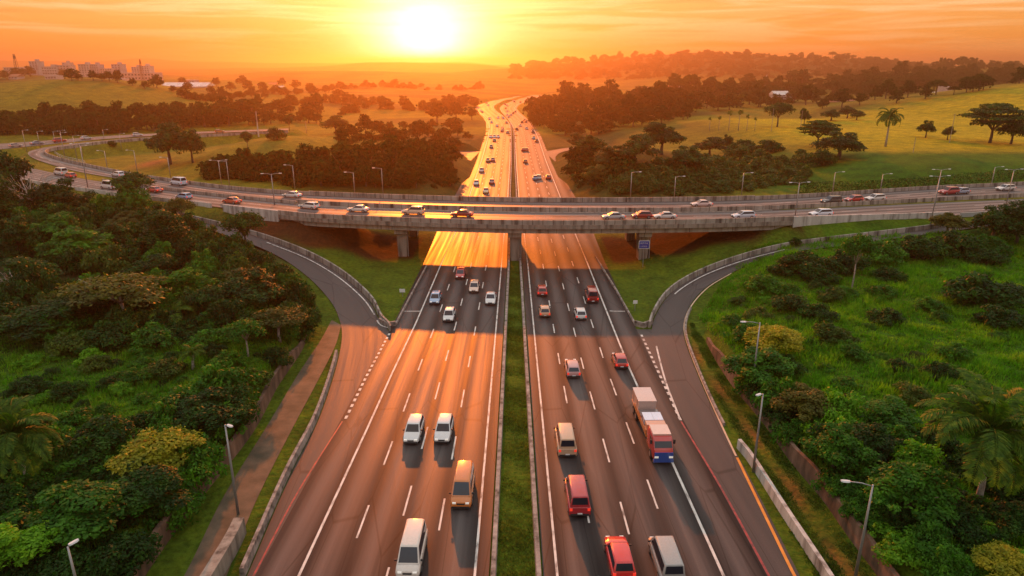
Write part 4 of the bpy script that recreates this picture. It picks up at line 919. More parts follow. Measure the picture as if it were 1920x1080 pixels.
for i, (x, h) in enumerate([(1330, 22), (1347, 24), (1366, 32), (1384, 34), (1400, 26), (1415, 22)]):
    tp(x, 245, 20, h*1.15, 'palm_slim', "thin palm in the palm row on the left part of the golden pasture", "row of thin palms on the pasture")
# --- middle distance, left
for a in [
 (320, 308, 78, 72, 'broad_dark', "big dark tree inside the overpass loop, beside the red earth cut"),
 (362, 305, 56, 58, 'broad_dark', "second dark tree inside the overpass loop, right of the biggest"),
 (465, 282, 28, 36, 'airy_dark', "small tree on the grassy mound by the white mast"),
 (211, 274, 18, 12, 'bush_dark', "little dark bush in the grass of the overpass loop"),
 (630, 252, 50, 34, 'broad_dark', "round tree on the hazy slope left of the motorway"),
 (520, 262, 40, 26, 'bush_dark', "dark bush right of the white mast"),
 (575, 250, 18, 30, 'palm_slim', "lone slim palm in the orange haze"),
 (543, 246, 22, 30, 'airy_dark', "slim tree in the orange haze left of the slim palm"),
]: tp(*a, "trees around the left overpass loop")
# --- woods of many similar trees
def wood(label, group, spots, kinds, w, asp=0.8, far=True, jit=0.25):
    for (x, y) in spots:
        ww = w*rng.uniform(1-jit, 1+jit); b = T(x, y); s = pxm(b); sp = kinds[rng.integers(len(kinds))]; b[2] -= 0.2
        hh = ww*asp*rng.uniform(0.85, 1.25)/s
        plant(sp, b, ww/s, hh, label, group)
WM = {}
def wood_mass(label, spots, kinds, w, asp=0.8, name="wood", leaf='leaf_far'):
    Vs, Fs, Ms, nv = [], [], [], 0            # a far wood that reads as one mass
    for (x, y) in spots:
        ww = w*rng.uniform(0.55, 1.55); b = T(x, y); s = pxm(b); H_, cs, tr = SP[kinds[rng.integers(len(kinds))]]; me = cs[0]
        if me.name not in WM:
            co = np.empty(len(me.vertices)*3, np.float32); me.vertices.foreach_get("co", co); qs = [p for p in me.polygons if len(p.vertices) == 4]
            WM[me.name] = (co.reshape(-1, 3), np.array([p.vertices[:] for p in qs]), [p.material_index for p in qs])
        co, f0, m0 = WM[me.name]
        sx = ww/s/2; sz = ww*asp*rng.uniform(0.65, 1.45)/s/H_; a = rng.uniform(0, 6.28); R2 = np.array([[math.cos(a), -math.sin(a)], [math.sin(a), math.cos(a)]])
        P = np.empty_like(co); P[:, :2] = co[:, :2]@R2.T*sx + b[:2]; P[:, 2] = co[:, 2]*sz + b[2] - 0.3
        Vs.append(P); Fs.append(f0 + nv); Ms += m0; nv += len(P)
    o = put(name, mesh_np(name, np.vstack(Vs), np.vstack(Fs), [M[leaf], M['bark']], Ms)); o["kind"] = 'stuff'; o["label"] = label
def poly_spots(n, lo, hi, x0, x1, seed):       # between two pixel curves
    rg = np.random.default_rng(seed); out = []; lo = np.array(lo, float); hi = np.array(hi, float)
    best = []
    for _ in range(n*14):
        x = rg.uniform(x0, x1); a, b = np.interp(x, lo[:, 0], lo[:, 1]), np.interp(x, hi[:, 0], hi[:, 1]); y = a + (b-a)*rg.random()
        if all((x-u)**2 + ((y-v)*1.8)**2 > best_d2 for u, v in out for best_d2 in (0.55*(x1-x0)*max(abs(b-a), 6)*1.8/n,)): out.append((x, y))
        if len(out) >= n: break
    return out
FB = ['far_broad0', 'far_broad1', 'far_broad2']
wood("hazy dark tree in the wood on the left bank of the motorway", "wood on the motorway's left bank", poly_spots(40, [(400, 322), (560, 318), (660, 298), (740, 285), (860, 300)], [(400, 325), (560, 350), (700, 352), (838, 340)], 400, 850, 1), FB, 48, 0.75)
wood("hazy dark tree in the wood on the right bank of the motorway", "wood on the motorway's right bank", poly_spots(24, [(1060, 290), (1110, 300), (1180, 310)], [(1090, 345), (1120, 352), (1180, 345)], 1070, 1180, 2), FB, 40, 0.7)
wood_mass("orange-lit wood beyond the side road, left of the motorway", poly_spots(34, [(640, 262), (720, 245), (800, 225), (890, 215)], [(640, 275), (700, 275), (800, 285), (860, 280)], 640, 885, 3), FB, 32, 0.7)
wood_mass("hazy wood right of the far motorway bends", poly_spots(110, [(990, 222), (1080, 192), (1180, 186), (1290, 200)], [(1010, 240), (1080, 262), (1180, 240), (1290, 225)], 995, 1290, 4), FB, 32, 0.7)
wood("dark tree in the belt below the smooth green hill", "tree belt below the smooth left hill", poly_spots(48, [(0, 232), (110, 222), (230, 232), (300, 226), (420, 218), (480, 222)], [(0, 252), (110, 252), (230, 250), (300, 248), (420, 240), (480, 240)], -10, 480, 5), FB+['far_umbrella', 'far_umbrella'], 34, 0.85)
wood("dark tree behind the crest of the smooth green hill", "trees between the hill crest and the town", poly_spots(16, [(0, 146), (60, 142), (200, 150), (330, 165)], [(0, 150), (60, 145), (200, 158), (330, 178)], -5, 330, 6), FB, 22, 0.7)
wood("small hazy tree among the fields below the town", "field trees below the town", poly_spots(30, [(340, 150), (450, 160), (640, 160)], [(340, 190), (450, 205), (640, 205)], 340, 650, 7), FB, 20, 0.8)
wood("tree in the misty belt across the right valley", "tree belts of the right valley", poly_spots(56, [(1260, 172), (1400, 165), (1550, 160), (1700, 158), (1850, 168)], [(1260, 205), (1400, 205), (1550, 205), (1700, 192), (1850, 170)], 1260, 1850, 8), FB+['far_umbrella'], 30, 0.75)
wood("tree on the knoll near the white buildings at the far right", "trees on the far right knoll", poly_spots(22, [(1700, 138), (1800, 132), (1920, 134)], [(1700, 150), (1800, 146), (1920, 148)], 1690, 1920, 9), FB+['far_umbrella'], 22, 0.8)
for x, y, w, h, l in [(1803, 134, 22, 20, "flat-topped tree standing out on the right skyline"), (1272, 104, 12, 6, "low flat tree on the long ridge's left shoulder")]:
    b = T(x, y); s = pxm(b); plant('far_umbrella', b, w/s, h/s, l, None)
rgs = np.random.default_rng(12); sk = []
for i in range(90):
    x = rgs.uniform(960, 1740); sk.append((x, np.interp(x, [940, 1050, 1150, 1230, 1300, 1380, 1450, 1600, 1700, 1790], [129, 119, 109, 104, 101.5, 103, 105, 109, 118, 128]) + rgs.uniform(0.6, 4)))
wood_mass("tiny trees lined up along the skyline of the long dark ridge", sk, FB+['far_umbrella'], 10, 0.7, "ridge_wood")
wood_mass("scrub covering the right bank between the bridge and the pasture", poly_spots(190, [(1085, 312), (1180, 315), (1300, 298), (1520, 300)], [(1105, 352), (1180, 362), (1300, 364), (1500, 345)], 1085, 1510, 31), ['far_bush', 'far_bush', 'far_bush', 'far_broad2'], 28, 0.5, "scrub_wood", 'leaf_sage')
wood_mass("scrub covering the left bank between the bridge and the hazy wood", poly_spots(110, [(390, 322), (500, 324), (640, 312), (850, 312)], [(420, 335), (500, 342), (640, 352), (838, 352)], 385, 850, 32), ['far_bush', 'far_bush', 'far_broad0'], 32, 0.6, "scrub_wood")
wood_mass("dark continuous woods along the floor of the right valley", poly_spots(150, [(1240, 168), (1400, 160), (1560, 156), (1700, 150), (1800, 146), (1920, 150)], [(1240, 215), (1400, 205), (1560, 195), (1700, 175), (1800, 165), (1920, 156)], 1235, 1920, 33), FB+['far_bush'], 26, 0.6)
wood_mass("thick tree belt at the foot of the smooth left hill", poly_spots(120, [(0, 236), (110, 226), (230, 236), (300, 230), (420, 214), (600, 205)], [(0, 254), (110, 254), (230, 252), (300, 246), (420, 236), (600, 232)], -10, 600, 34), FB+['far_bush'], 27, 0.7)
def belt(a, b, n, wob, seed):
    rg = np.random.default_rng(seed); t = rg.random(n); return [(a[0]+(b[0]-a[0])*k, a[1]+(b[1]-a[1])*k + wob*math.sin(k*7+seed) + rg.normal(0, 1.2)) for k in t]
for k_, (a_, b_, n_, w_, l_) in enumerate([((345, 186), (560, 176), 42, 15, "irregular tree belt along the upper hazy field"), ((440, 205), (700, 192), 50, 18, "irregular tree belt along the middle hazy field"), ((560, 170), (900, 163), 60, 12, "faint tree belt on the hazy rise below the sun"), ((640, 212), (890, 198), 50, 20, "tree belt on the orange slope left of the far bends"), ((1240, 178), (1540, 172), 50, 15, "misty tree belt on the low rise of the right valley")]):
    wood_mass(l_, belt(a_, b_, n_, 4, k_+50), FB+['far_bush', 'far_bush'], w_, 0.6)
wood_mass("dark woods clothing the long ridge on the right", poly_spots(420, [(960, 128), (1150, 112), (1300, 105), (1600, 112), (1760, 130)], [(960, 150), (1150, 150), (1300, 150), (1600, 148), (1760, 145)], 960, 1760, 36), FB+['far_bush'], 15, 0.5, "ridge_wood")
# --- undergrowth that fills the two thickets
wood("nondescript dark undergrowth bush packed into the left thicket", "undergrowth of the left thicket", poly_spots(70, [(0, 380), (120, 395), (250, 400), (350, 440), (450, 490), (560, 560)], [(0, 640), (120, 640), (250, 640), (350, 640), (450, 640), (560, 640)], 0, 560, 21), ['bush_dark', 'bush_mid', 'bush_dark', 'bush_dark', 'bush_olive'], 74, 0.7)
wood("nondescript dark undergrowth bush above the left retaining wall", "undergrowth above the left wall", poly_spots(34, [(0, 850), (120, 850), (300, 800), (440, 720)], [(0, 1090), (120, 1090), (270, 1040), (440, 800)], 0, 440, 22), ['bush_dark', 'bush_mid', 'bush_dark'], 105, 0.6)
wood("nondescript green undergrowth bush above the right retaining wall", "undergrowth above the right wall", poly_spots(36, [(1400, 700), (1500, 760), (1650, 790), (1920, 830)], [(1400, 730), (1500, 855), (1650, 1000), (1760, 1085), (1920, 1085)], 1400, 1920, 23), ['bush_dark', 'bush_mid', 'bush_mid', 'bush_lime'], 95, 0.6)
wood("small low shrub dotted in the right meadow grass", "low shrubs of the right meadow", poly_spots(34, [(1380, 570), (1500, 530), (1700, 500), (1920, 490)], [(1380, 640), (1500, 700), (1700, 760), (1920, 720)], 1380, 1920, 24), ['bush_mid', 'bush_lime', 'bush_mid', 'bush_olive'], 36, 0.4, jit=0.7)
wood("small low shrub dotted in the left clearing grass", "low shrubs of the left clearing", poly_spots(30, [(0, 650), (250, 660), (440, 660)], [(0, 800), (250, 780), (400, 740)], 0, 450, 25), ['bush_mid', 'bush_lime', 'bush_dark'], 40, 0.45, jit=0.45)
# --- tall meadow grass
def grass(name, spots_fn, n, hmin, hmax, c0, c1, c2, seed):
    rg = np.random.default_rng(seed); x, y = spots_fn(rg, n); z = HG(x, y); nb = 6
    clump = 0.5+0.5*np.sin(x*0.55+np.sin(y*0.35)*1.7)*np.sin(y*0.62+np.sin(x*0.4)*1.3)
    hh = (hmin + (hmax-hmin)*clump)*rg.uniform(0.6, 1.3, len(x))
    X = np.repeat(x, nb)+rg.normal(0, 0.16, len(x)*nb); Y = np.repeat(y, nb)+rg.normal(0, 0.16, len(x)*nb); Z = np.repeat(z, nb)-0.05; Hh = np.repeat(hh, nb)*rg.uniform(0.6, 1.2, len(X))
    a = rg.uniform(0, 6.28, len(X)); w = 0.05+0.05*rg.random(len(X)); ln = Hh*rg.uniform(0.2, 0.75, len(X)); d = np.stack([np.cos(a), np.sin(a)], 1)
    V = np.empty((len(X), 3, 3)); V[:, 0] = np.stack([X-w*d[:, 1], Y+w*d[:, 0], Z], 1); V[:, 1] = np.stack([X+w*d[:, 1], Y-w*d[:, 0], Z], 1); V[:, 2] = np.stack([X+ln*d[:, 0], Y+ln*d[:, 1], Z+Hh], 1)
    m = m_leaf('blade_'+name, c0, c1, c2, 0.4); nt = m.node_tree; p = pos(nt)
    for nd in list(nt.nodes):
        if nd.type == 'TEX_NOISE':
            nt.links.new(p, nd.inputs[0]); nd.inputs["Scale"].default_value = 0.25 if nd.inputs["Scale"].default_value < 5 else 2.0
    o = put("grass", mesh_np("grass", V.reshape(-1, 3), np.arange(len(X)*3).reshape(-1, 3), [m])); o["kind"] = 'stuff'; o["label"] = name; return o
def right_field(rg, n):
    x = rg.uniform(29, 125, n); y = 44+86*rg.random(n)**1.15
    k = x > np.interp(y, WR[:, 1], WR[:, 0])+1 + np.maximum(0, y-100)*0.55; return x[k], y[k]
def left_field(rg, n):
    x = -rg.uniform(30, 115, n); y = 44+62*rg.random(n); k = x < np.interp(y, WL[:, 1], WL[:, 0])-1; return x[k], y[k]
grass("lush tangled grass of the right meadow", right_field, 46000, 0.2, 1.25, (0.05, 0.13, 0.008), (0.09, 0.21, 0.011), (0.20, 0.28, 0.014), 91)
grass("lush tangled grass of the left clearing", left_field, 22000, 0.25, 0.9, (0.045, 0.115, 0.008), (0.08, 0.18, 0.011), (0.18, 0.24, 0.014), 92)
def verge(rg, n):
    y = 40+90*rg.random(n)**1.2; out = []
    k = rg.random(n); xm = np.interp(y, LM[:, 1], LM[:, 0])+0.7; xm2 = np.interp(y, RM[:, 1], RM[:, 0])-0.7; return xm+(xm2-xm)*k, y
grass("short rough grass in the motorway median", verge, 9000, 0.06, 0.2, (0.05, 0.07, 0.012), (0.085, 0.10, 0.016), (0.14, 0.13, 0.025), 93)
def outer(rg, n):
    y = 40+62*rg.random(n)**1.1; s = rg.random(n); a = np.interp(y, ROUT[np.argsort(ROUT[:, 1]), 1], ROUT[np.argsort(ROUT[:, 1]), 0])+1.3; b = np.interp(y, WR[:, 1], WR[:, 0])-0.4
    x = a+(b-a)*s; k = (b > a) & (np.abs(x-(b-1.8)) > 0.6); return x[k], y[k]
grass("short grass on the right verge", outer, 9000, 0.06, 0.22, (0.04, 0.07, 0.012), (0.065, 0.10, 0.016), (0.11, 0.13, 0.02), 94)
# ================================================================== VEHICLES
PAINT = {}
def paint(c):
    if c not in PAINT: PAINT[c] = m_flat('car_paint_%02d' % len(PAINT), c, 0.25, 0.0, 1.0)
    return PAINT[c]
KINDS = {  # length, width, height, belt, stations of the lower body (y, width factor, belt factor), cabin (rear belt, rear roof, front roof, front belt)
 'hatch': (4.0, 1.74, 1.50, 0.92, [(-2.0, .86, .82), (-1.9, .96, .98), (-1, 1, 1), (0.3, 1, 1), (1.1, .99, .95), (1.75, .92, .80), (2.0, .78, .62)], (-1.92, -1.55, .25, 1.05)),
 'sedan': (4.55, 1.78, 1.45, 0.92, [(-2.27, .84, .85), (-2.1, .95, 1), (-1.2, 1, 1.02), (0.3, 1, 1), (1.2, .99, .95), (2.0, .92, .8), (2.27, .78, .62)], (-1.65, -1.0, .25, 1.1)),
 'wagon': (4.6, 1.8, 1.52, 0.95, [(-2.3, .88, .82), (-2.2, .97, 1), (-1.2, 1, 1), (0.3, 1, 1), (1.2, .99, .95), (2.0, .92, .8), (2.3, .78, .62)], (-2.22, -1.9, .3, 1.12)),
 'suv': (4.6, 1.9, 1.78, 1.08, [(-2.3, .9, .85), (-2.2, .98, 1), (-1.2, 1, 1), (0.3, 1, 1), (1.2, .99, .97), (2.05, .94, .88), (2.3, .84, .66)], (-2.24, -2.0, .35, 1.1)),
 'van': (5.0, 1.95, 2.15, 1.15, [(-2.5, .95, .95), (-2.42, 1, 1), (-1.2, 1, 1), (0.5, 1, 1), (1.7, .99, .95), (2.35, .95, .82), (2.5, .86, .62)], (-2.46, -2.38, 1.05, 1.9)),
 'minibus': (6.4, 2.1, 2.6, 1.3, [(-3.2, .95, .95), (-3.1, 1, 1), (-1.2, 1, 1), (1.5, 1, 1), (2.8, .99, .96), (3.1, .96, .84), (3.2, .9, .62)], (-3.16, -3.05, 2.2, 2.85)),
}
CARM = {}
import bmesh
def soften(me, w=0.05, seg=2):                # rounded sheet-metal edges
    bm = bmesh.new(); bm.from_mesh(me); bmesh.ops.remove_doubles(bm, verts=bm.verts, dist=1e-4)
    ed = [e for e in bm.edges if len(e.link_faces) == 2 and e.calc_face_angle(0) > 0.5]
    bmesh.ops.bevel(bm, geom=ed, offset=w, segments=seg, affect='EDGES', clamp_overlap=True)
    for f in bm.faces: f.smooth = True
    bm.to_mesh(me); bm.free(); me.set_sharp_from_angle(angle=0.9); return me
def car_meshes(kind):
    if kind in CARM: return CARM[kind]
    L_, W, Hh, zb, st, (yr, rr, rf, yf) = KINDS[kind]; w = W/2; out = {}
    mb = MB(); rings = []
    for y, kw, kz in st:
        hw, z1 = w*kw, zb*kz; zl = 0.24; rings.append([(-hw*.88, y, zl), (-hw, y, zl+.16), (-hw, y, z1-.22), (-hw*.93, y, z1-.03), (-hw*.6, y, z1+.02), (hw*.6, y, z1+.02), (hw*.93, y, z1-.03), (hw, y, z1-.22), (hw, y, zl+.16), (hw*.88, y, zl)])
    mb.loft([r[::-1] for r in rings])
    # cabin shell: pillars and roof
    bw, tw = w*.9, w*.74; zt = Hh
    P = [(-bw, yr, zb-.03), (bw, yr, zb-.03), (bw, yf, zb-.06), (-bw, yf, zb-.06), (-tw, rr, zt-.06), (tw, rr, zt-.06), (tw, rf, zt-.05), (-tw, rf, zt-.05), (-tw*.8, rr+.12, zt), (tw*.8, rr+.12, zt), (tw*.8, rf-.15, zt), (-tw*.8, rf-.15, zt)]
    mb.add(P, [(0, 1, 5, 4), (1, 2, 6, 5), (2, 3, 7, 6), (3, 0, 4, 7), (4, 5, 9, 8), (5, 6, 10, 9), (6, 7, 11, 10), (7, 4, 8, 11), (8, 9, 10, 11)])
    me = soften(mb.mesh('car_body', M['white_paint'])); out['body'] = me
    def panel(a, b, c, d, u0, u1, v0, v1, push):
        a, b, c, d = (np.array(q, float) for q in (a, b, c, d))
        def q(u, v): return (a*(1-u)+b*u)*(1-v) + (d*(1-u)+c*u)*v
        n = np.cross(b-a, d-a); n /= np.linalg.norm(n); m = MB(); Q = [q(u0, v0), q(u1, v0), q(u1, v1), q(u0, v1)]
        m.add([p+n*push for p in Q]+[p-n*0.02 for p in Q], [(0, 1, 2, 3), (1, 0, 4, 5), (2, 1, 5, 6), (3, 2, 6, 7), (0, 3, 7, 4)]); return m
    out['windscreen'] = panel(P[2], P[3], P[7], P[6], .06, .94, .08, .95, .015).mesh('car_windscreen', M['glass'])
    out['rear_window'] = panel(P[0], P[1], P[5], P[4], .08, .92, .25 if kind in ('van', 'minibus') else .12, .93, .015).mesh('car_rear_window', M['glass'])
    out['side_window'] = [panel(P[1], P[2], P[6], P[5], .06, .93, .18, .9, .012).mesh('car_side_window', M['glass']), panel(P[3], P[0], P[4], P[7], .07, .94, .18, .9, .012).mesh('car_side_window', M['glass'])]
    r = 0.33 if Hh < 2 else 0.38; t = MB(); t.tube([(-.1, 0, 0), (-.085, 0, 0), (.085, 0, 0), (.1, 0, 0)], [r*.9, r, r, r*.9], 18); out['wheel'] = t.mesh('car_tyre', M['rubber'])
    t = MB(); t.tube([(-.108, 0, 0), (.108, 0, 0)], r*.62, 12); out['rim'] = t.mesh('car_rim', M['rim']); out['r'] = r
    yF, yR = st[-1][0], st[0][0]; kF, kR = st[-1], st[0]
    def bx(c, d, m, nm): q = MB(); q.box(c, d); return q.mesh(nm, M[m])
    zf = zb*.68; out['headlight'] = [bx((s*w*.6, yF-.06, zf), (.32, .16, .13), 'headlight', 'car_headlight') for s in (-1, 1)]
    out['taillight'] = [bx((s*w*.80, yR+.05, zb*.78), (.24, .14, .26), 'taillight', 'car_taillight') for s in (-1, 1)]
    out['bumper'] = [bx((0, yF-.08, .36), (W*.8, .22, .2), 'black_plastic', 'car_bumper'), bx((0, yR+.03, .38), (W*.84, .16, .2), 'black_plastic', 'car_bumper')]
    out['grille'] = bx((0, yF-.02, zb*.6), (W*.36, .06, .14), 'black_plastic', 'car_grille')
    out['number_plate'] = bx((0, yR-.06, .52), (.42, .03, .12), 'sign_white', 'car_plate')
    out['mirror'] = [bx((s*(w+.05), yf-.35, zb+.05), (.2, .12, .13), 'black_plastic', 'car_mirror') for s in (-1, 1)]
    CARM[kind] = out; return out
def car(kind, c, loc, rz, label, group, nm=None, cat=None):
    m = car_meshes(kind); o = empty(nm or ('parked_car' if 0 else {'van': 'van', 'minibus': 'minibus'}.get(kind, 'car')), loc, rz); tag(o, label, cat or {'van': 'van', 'minibus': 'minibus'}.get(kind, 'car'), group)
    b = put('body', m['body'], o); b.material_slots[0].link = 'OBJECT'; b.material_slots[0].material = paint(c)
    for k in ('windscreen', 'rear_window', 'grille', 'number_plate'): put(k, m[k], o)
    for k in ('side_window', 'headlight', 'taillight', 'bumper', 'mirror'):
        for q in m[k]: put(k, q, o)
    L_, W = KINDS[kind][:2]
    for sy in (-1, 1):
        for sx in (-1, 1):
            q = put('wheel', m['wheel'], o, (sx*(W/2-.09), sy*L_*.31, m['r'])); put('rim', m['rim'], q)
    return o
def heading(P0, P1): d = P1-P0; return math.atan2(d[1], d[0]) - math.pi/2        # local +Y along d
def on_road(A, B, p):                          # direction of a carriageway near a point
    mid = (A+B)/2; i = int(np.argmin(np.linalg.norm(mid[:, :2]-p[:2], axis=1))); i0, i1 = max(i-1, 0), min(i+1, len(mid)-1)
    d = mid[i1]-mid[i0]; return d/np.linalg.norm(d)
def drive(px, py, kind, c, label, group, side, facing, flip=False):
    """vehicle whose near end stands at pixel (px, py) on the motorway"""
    A, B = (LO, LI) if side == 'L' else (RI, RO); p = G(px, py); d = on_road(A, B, p)
    if d[1] < 0: d = -d
    c_ = p + d*KINDS[kind][0]/2; fwd = -d if facing == 'near' else d
    return car(kind, c, c_, heading(np.zeros(3), fwd), label, group)
WHITE, SILVER, RED, DRED, ORANGE, BEIGE, GREY, BLUE, BLACK = (.62, .62, .64), (.42, .44, .48), (.48, .03, .025), (.28, .018, .016), (.55, .17, .03), (.55, .36, .24), (.33, .32, .32), (.30, .42, .62), (.04, .04, .045)
GL = "vehicles driving towards the camera on the left carriageway"; GR = "vehicles on the right carriageway"
for a in [
 (770, 836, 'wagon', WHITE, "left one of two white cars side by side on the left carriageway"),
 (828, 835, 'wagon', WHITE, "right one of two white cars side by side on the left carriageway"),
 (864, 958, 'van', ORANGE, "orange van with dark front in the lane beside the median"),
 (764, 1090, 'van', (.66, .6, .56), "pale van cut by the bottom edge, left carriageway"),
 (814, 573, 'hatch', BLUE, "light blue hatchback in the outer lane below the bridge"),
 (840, 606, 'hatch', WHITE, "white hatchback behind the light blue one"),
 (888, 551, 'hatch', (.66, .45, .36), "peach-coloured hatchback just this side of the bridge"),
 (862, 525, 'hatch', RED, "red hatchback leaving the bridge's shadow on the left carriageway"),
 (919, 574, 'sedan', WHITE, "white sedan in the innermost lane, left of the median"),
]: drive(*a, GL, 'L', 'near')
for a in [
 (1017, 557, 'hatch', RED, "red hatchback just this side of the bridge on the right carriageway", 'far'),
 (1090, 602, 'hatch', WHITE, "white hatchback with dark rear window on the right carriageway", 'far'),
 (1022, 597, 'hatch', (.60, .30, .18), "terracotta hatchback behind the red one near the median", 'far'),
 (1112, 570, 'van', DRED, "dark red van in the outer lane near the bridge", 'far'),
 (1166, 694, 'hatch', RED, "red hatchback hugging the white edge line beside the right merge", 'far'),
 (1076, 711, 'wagon', (.50, .26, .27), "dusty pink wagon alone in the second lane", 'far'),
 (1064, 860, 'van', BEIGE, "beige van in the lane beside the median, right carriageway", 'far'),
 (1087, 972, 'van', (.42, .03, .04), "crimson van following the beige van", 'far'),
 (1170, 1095, 'suv', (.62, .02, .02), "bright red car with dark rear window at the bottom edge", 'far'),
 (1262, 1105, 'van', GREY, "grey van cut by the bottom edge, right carriageway", 'far'),
]: drive(*a[:5], GR, 'R', a[5])
# flatbed truck with a red and blue cab
def truck():
    p = G(1243, 872); d = on_road(RI, RO, p); d = d if d[1] > 0 else -d; L_ = 11.8; c = p + d*L_/2
    o = empty('flatbed_truck', c, heading(np.zeros(3), -d)); tag(o, "flatbed truck with red and blue cab carrying crates and a pale box", 'truck', GR); f = L_/2
    w = 1.0
    def sec(y, hw, z0, z1): return [(-hw, y, z0), (-hw, y, z1-.15), (-hw*.9, y, z1), (hw*.9, y, z1), (hw, y, z1-.15), (hw, y, z0)]
    mb = MB(); mb.loft([sec(f-3.4, w, .7, 2.55)[::-1], sec(f-3.1, w, .6, 2.7)[::-1], sec(f-.9, w, .55, 2.65)[::-1], sec(f-.25, w*.98, .55, 1.75)[::-1], sec(f, w*.94, .6, 1.55)[::-1]]); cab = mb.build('cab', paint(RED), o); soften(cab.data, 0.07)
    mb = MB(); mb.add([(-w*.88, f-.235, 1.8), (w*.88, f-.235, 1.8), (w*.84, f-.86, 2.56), (-w*.84, f-.86, 2.56), (-w*.88, f-.3, 1.78), (w*.88, f-.3, 1.78), (w*.84, f-.94, 2.54), (-w*.84, f-.94, 2.54)], [(0, 1, 2, 3), (1, 0, 4, 5), (2, 1, 5, 6), (3, 2, 6, 7), (0, 3, 7, 4)]); mb.build('windscreen', M['glass'], cab)
    for s in (-1, 1): mb = MB(); mb.box((s*(w+.005), f-1.5, 2.05), (.03, 1.0, .6)); mb.build('side_window', M['glass'], cab)
    mb = MB(); mb.box((0, f+.02, 1.0), (1.85, .12, .85)); mb.build('front_panel', paint((.03, .08, .35)), cab)
    mb = MB(); mb.box((0, f-.02, .5), (2.0, .25, .28)); mb.build('bumper', paint((.03, .08, .35)), cab)
    mb = MB(); mb.box((0, f-2.1, 2.75), (1.8, 1.9, .16)); mb.build('roof_deflector', paint((.72, .5, .42)), cab)
    for s in (-1, 1): mb = MB(); mb.box((s*.72, f+.09, .95), (.4, .06, .2)); mb.build('headlight', M['headlight'], cab); mb = MB(); mb.box((s*1.16, f-.75, 2.2), (.2, .14, .45)); mb.build('mirror', M['black_plastic'], cab)
    mb = MB(); mb.box((0, -1.75, .92), (1.0, L_-3.6, .3)); mb.build('chassis', M['black_plastic'], o)
    mb = MB(); mb.box((0, -1.75, 1.16), (2.1, L_-3.6, .16)); mb.build('bed', paint(ORANGE), o)
    for s in (-1, 1): mb = MB(); mb.box((s*1.04, -1.0, 1.5), (.06, L_-5.6, .5)); mb.build('side_board', paint(ORANGE), o)
    mb = MB(); mb.box((0, f-4.1, 1.85), (2.0, .9, 1.2)); mb.build('headboard', paint((.62, .3, .18)), o)
    for y in (f-1.4, -f+1.3, -f+2.7):
        for s in (-1, 1):
            t = MB(); t.tube([(-.17, 0, 0), (-.14, 0, 0), (.14, 0, 0), (.17, 0, 0)], [.44, .5, .5, .44], 18); q = t.build('wheel', M['rubber'], o, (s*.9, y, .5)); t = MB(); t.tube([(-.175, 0, 0), (.175, 0, 0)], .28, 12); t.build('rim', M['rim'], q)
    R_ = heading(np.zeros(3), -d); ca, sa = math.cos(R_), math.sin(R_)
    def wl(x, y, z): return (c[0]+x*ca-y*sa, c[1]+x*sa+y*ca, z)
    def crate(nm, lab, cat, x, y, dims, col, lid):
        mb = MB(); mb.box((0, 0, dims[2]/2), dims); t = mb.build(nm, paint(col), None, wl(x, y, 1.245), R_); tag(t, lab, cat)
        mb = MB(); mb.box((0, 0, dims[2]+.03), (dims[0]+.08, dims[1]+.08, .06)); mb.build('lid', paint(lid), t)
        mb = MB()
        for k in (-1, 1): mb.box((0, k*dims[1]*.3, dims[2]*.5), (dims[0]+.04, .08, dims[2]*.96))
        mb.build('strap', M['black_plastic'], t)
    crate('crate', "left pale blue crate on the flatbed truck, behind the cab", 'crate', -.5, 0.3, (.9, 1.6, 1.1), (.5, .6, .8), (.62, .72, .9))
    crate('crate', "right pale blue crate on the flatbed truck, behind the cab", 'crate', .5, 0.3, (.9, 1.6, 1.1), (.5, .6, .8), (.62, .72, .9))
    crate('crate', "low dark crate in the middle of the flatbed truck", 'crate', 0, -1.4, (2.0, 1.2, .6), (.12, .1, .11), (.16, .13, .13))
    crate('cargo_box', "pale pinkish cargo box at the rear of the flatbed truck", 'cargo box', 0, -4.05, (1.95, 3.3, 1.45), (.60, .42, .38), (.62, .46, .43))
truck()
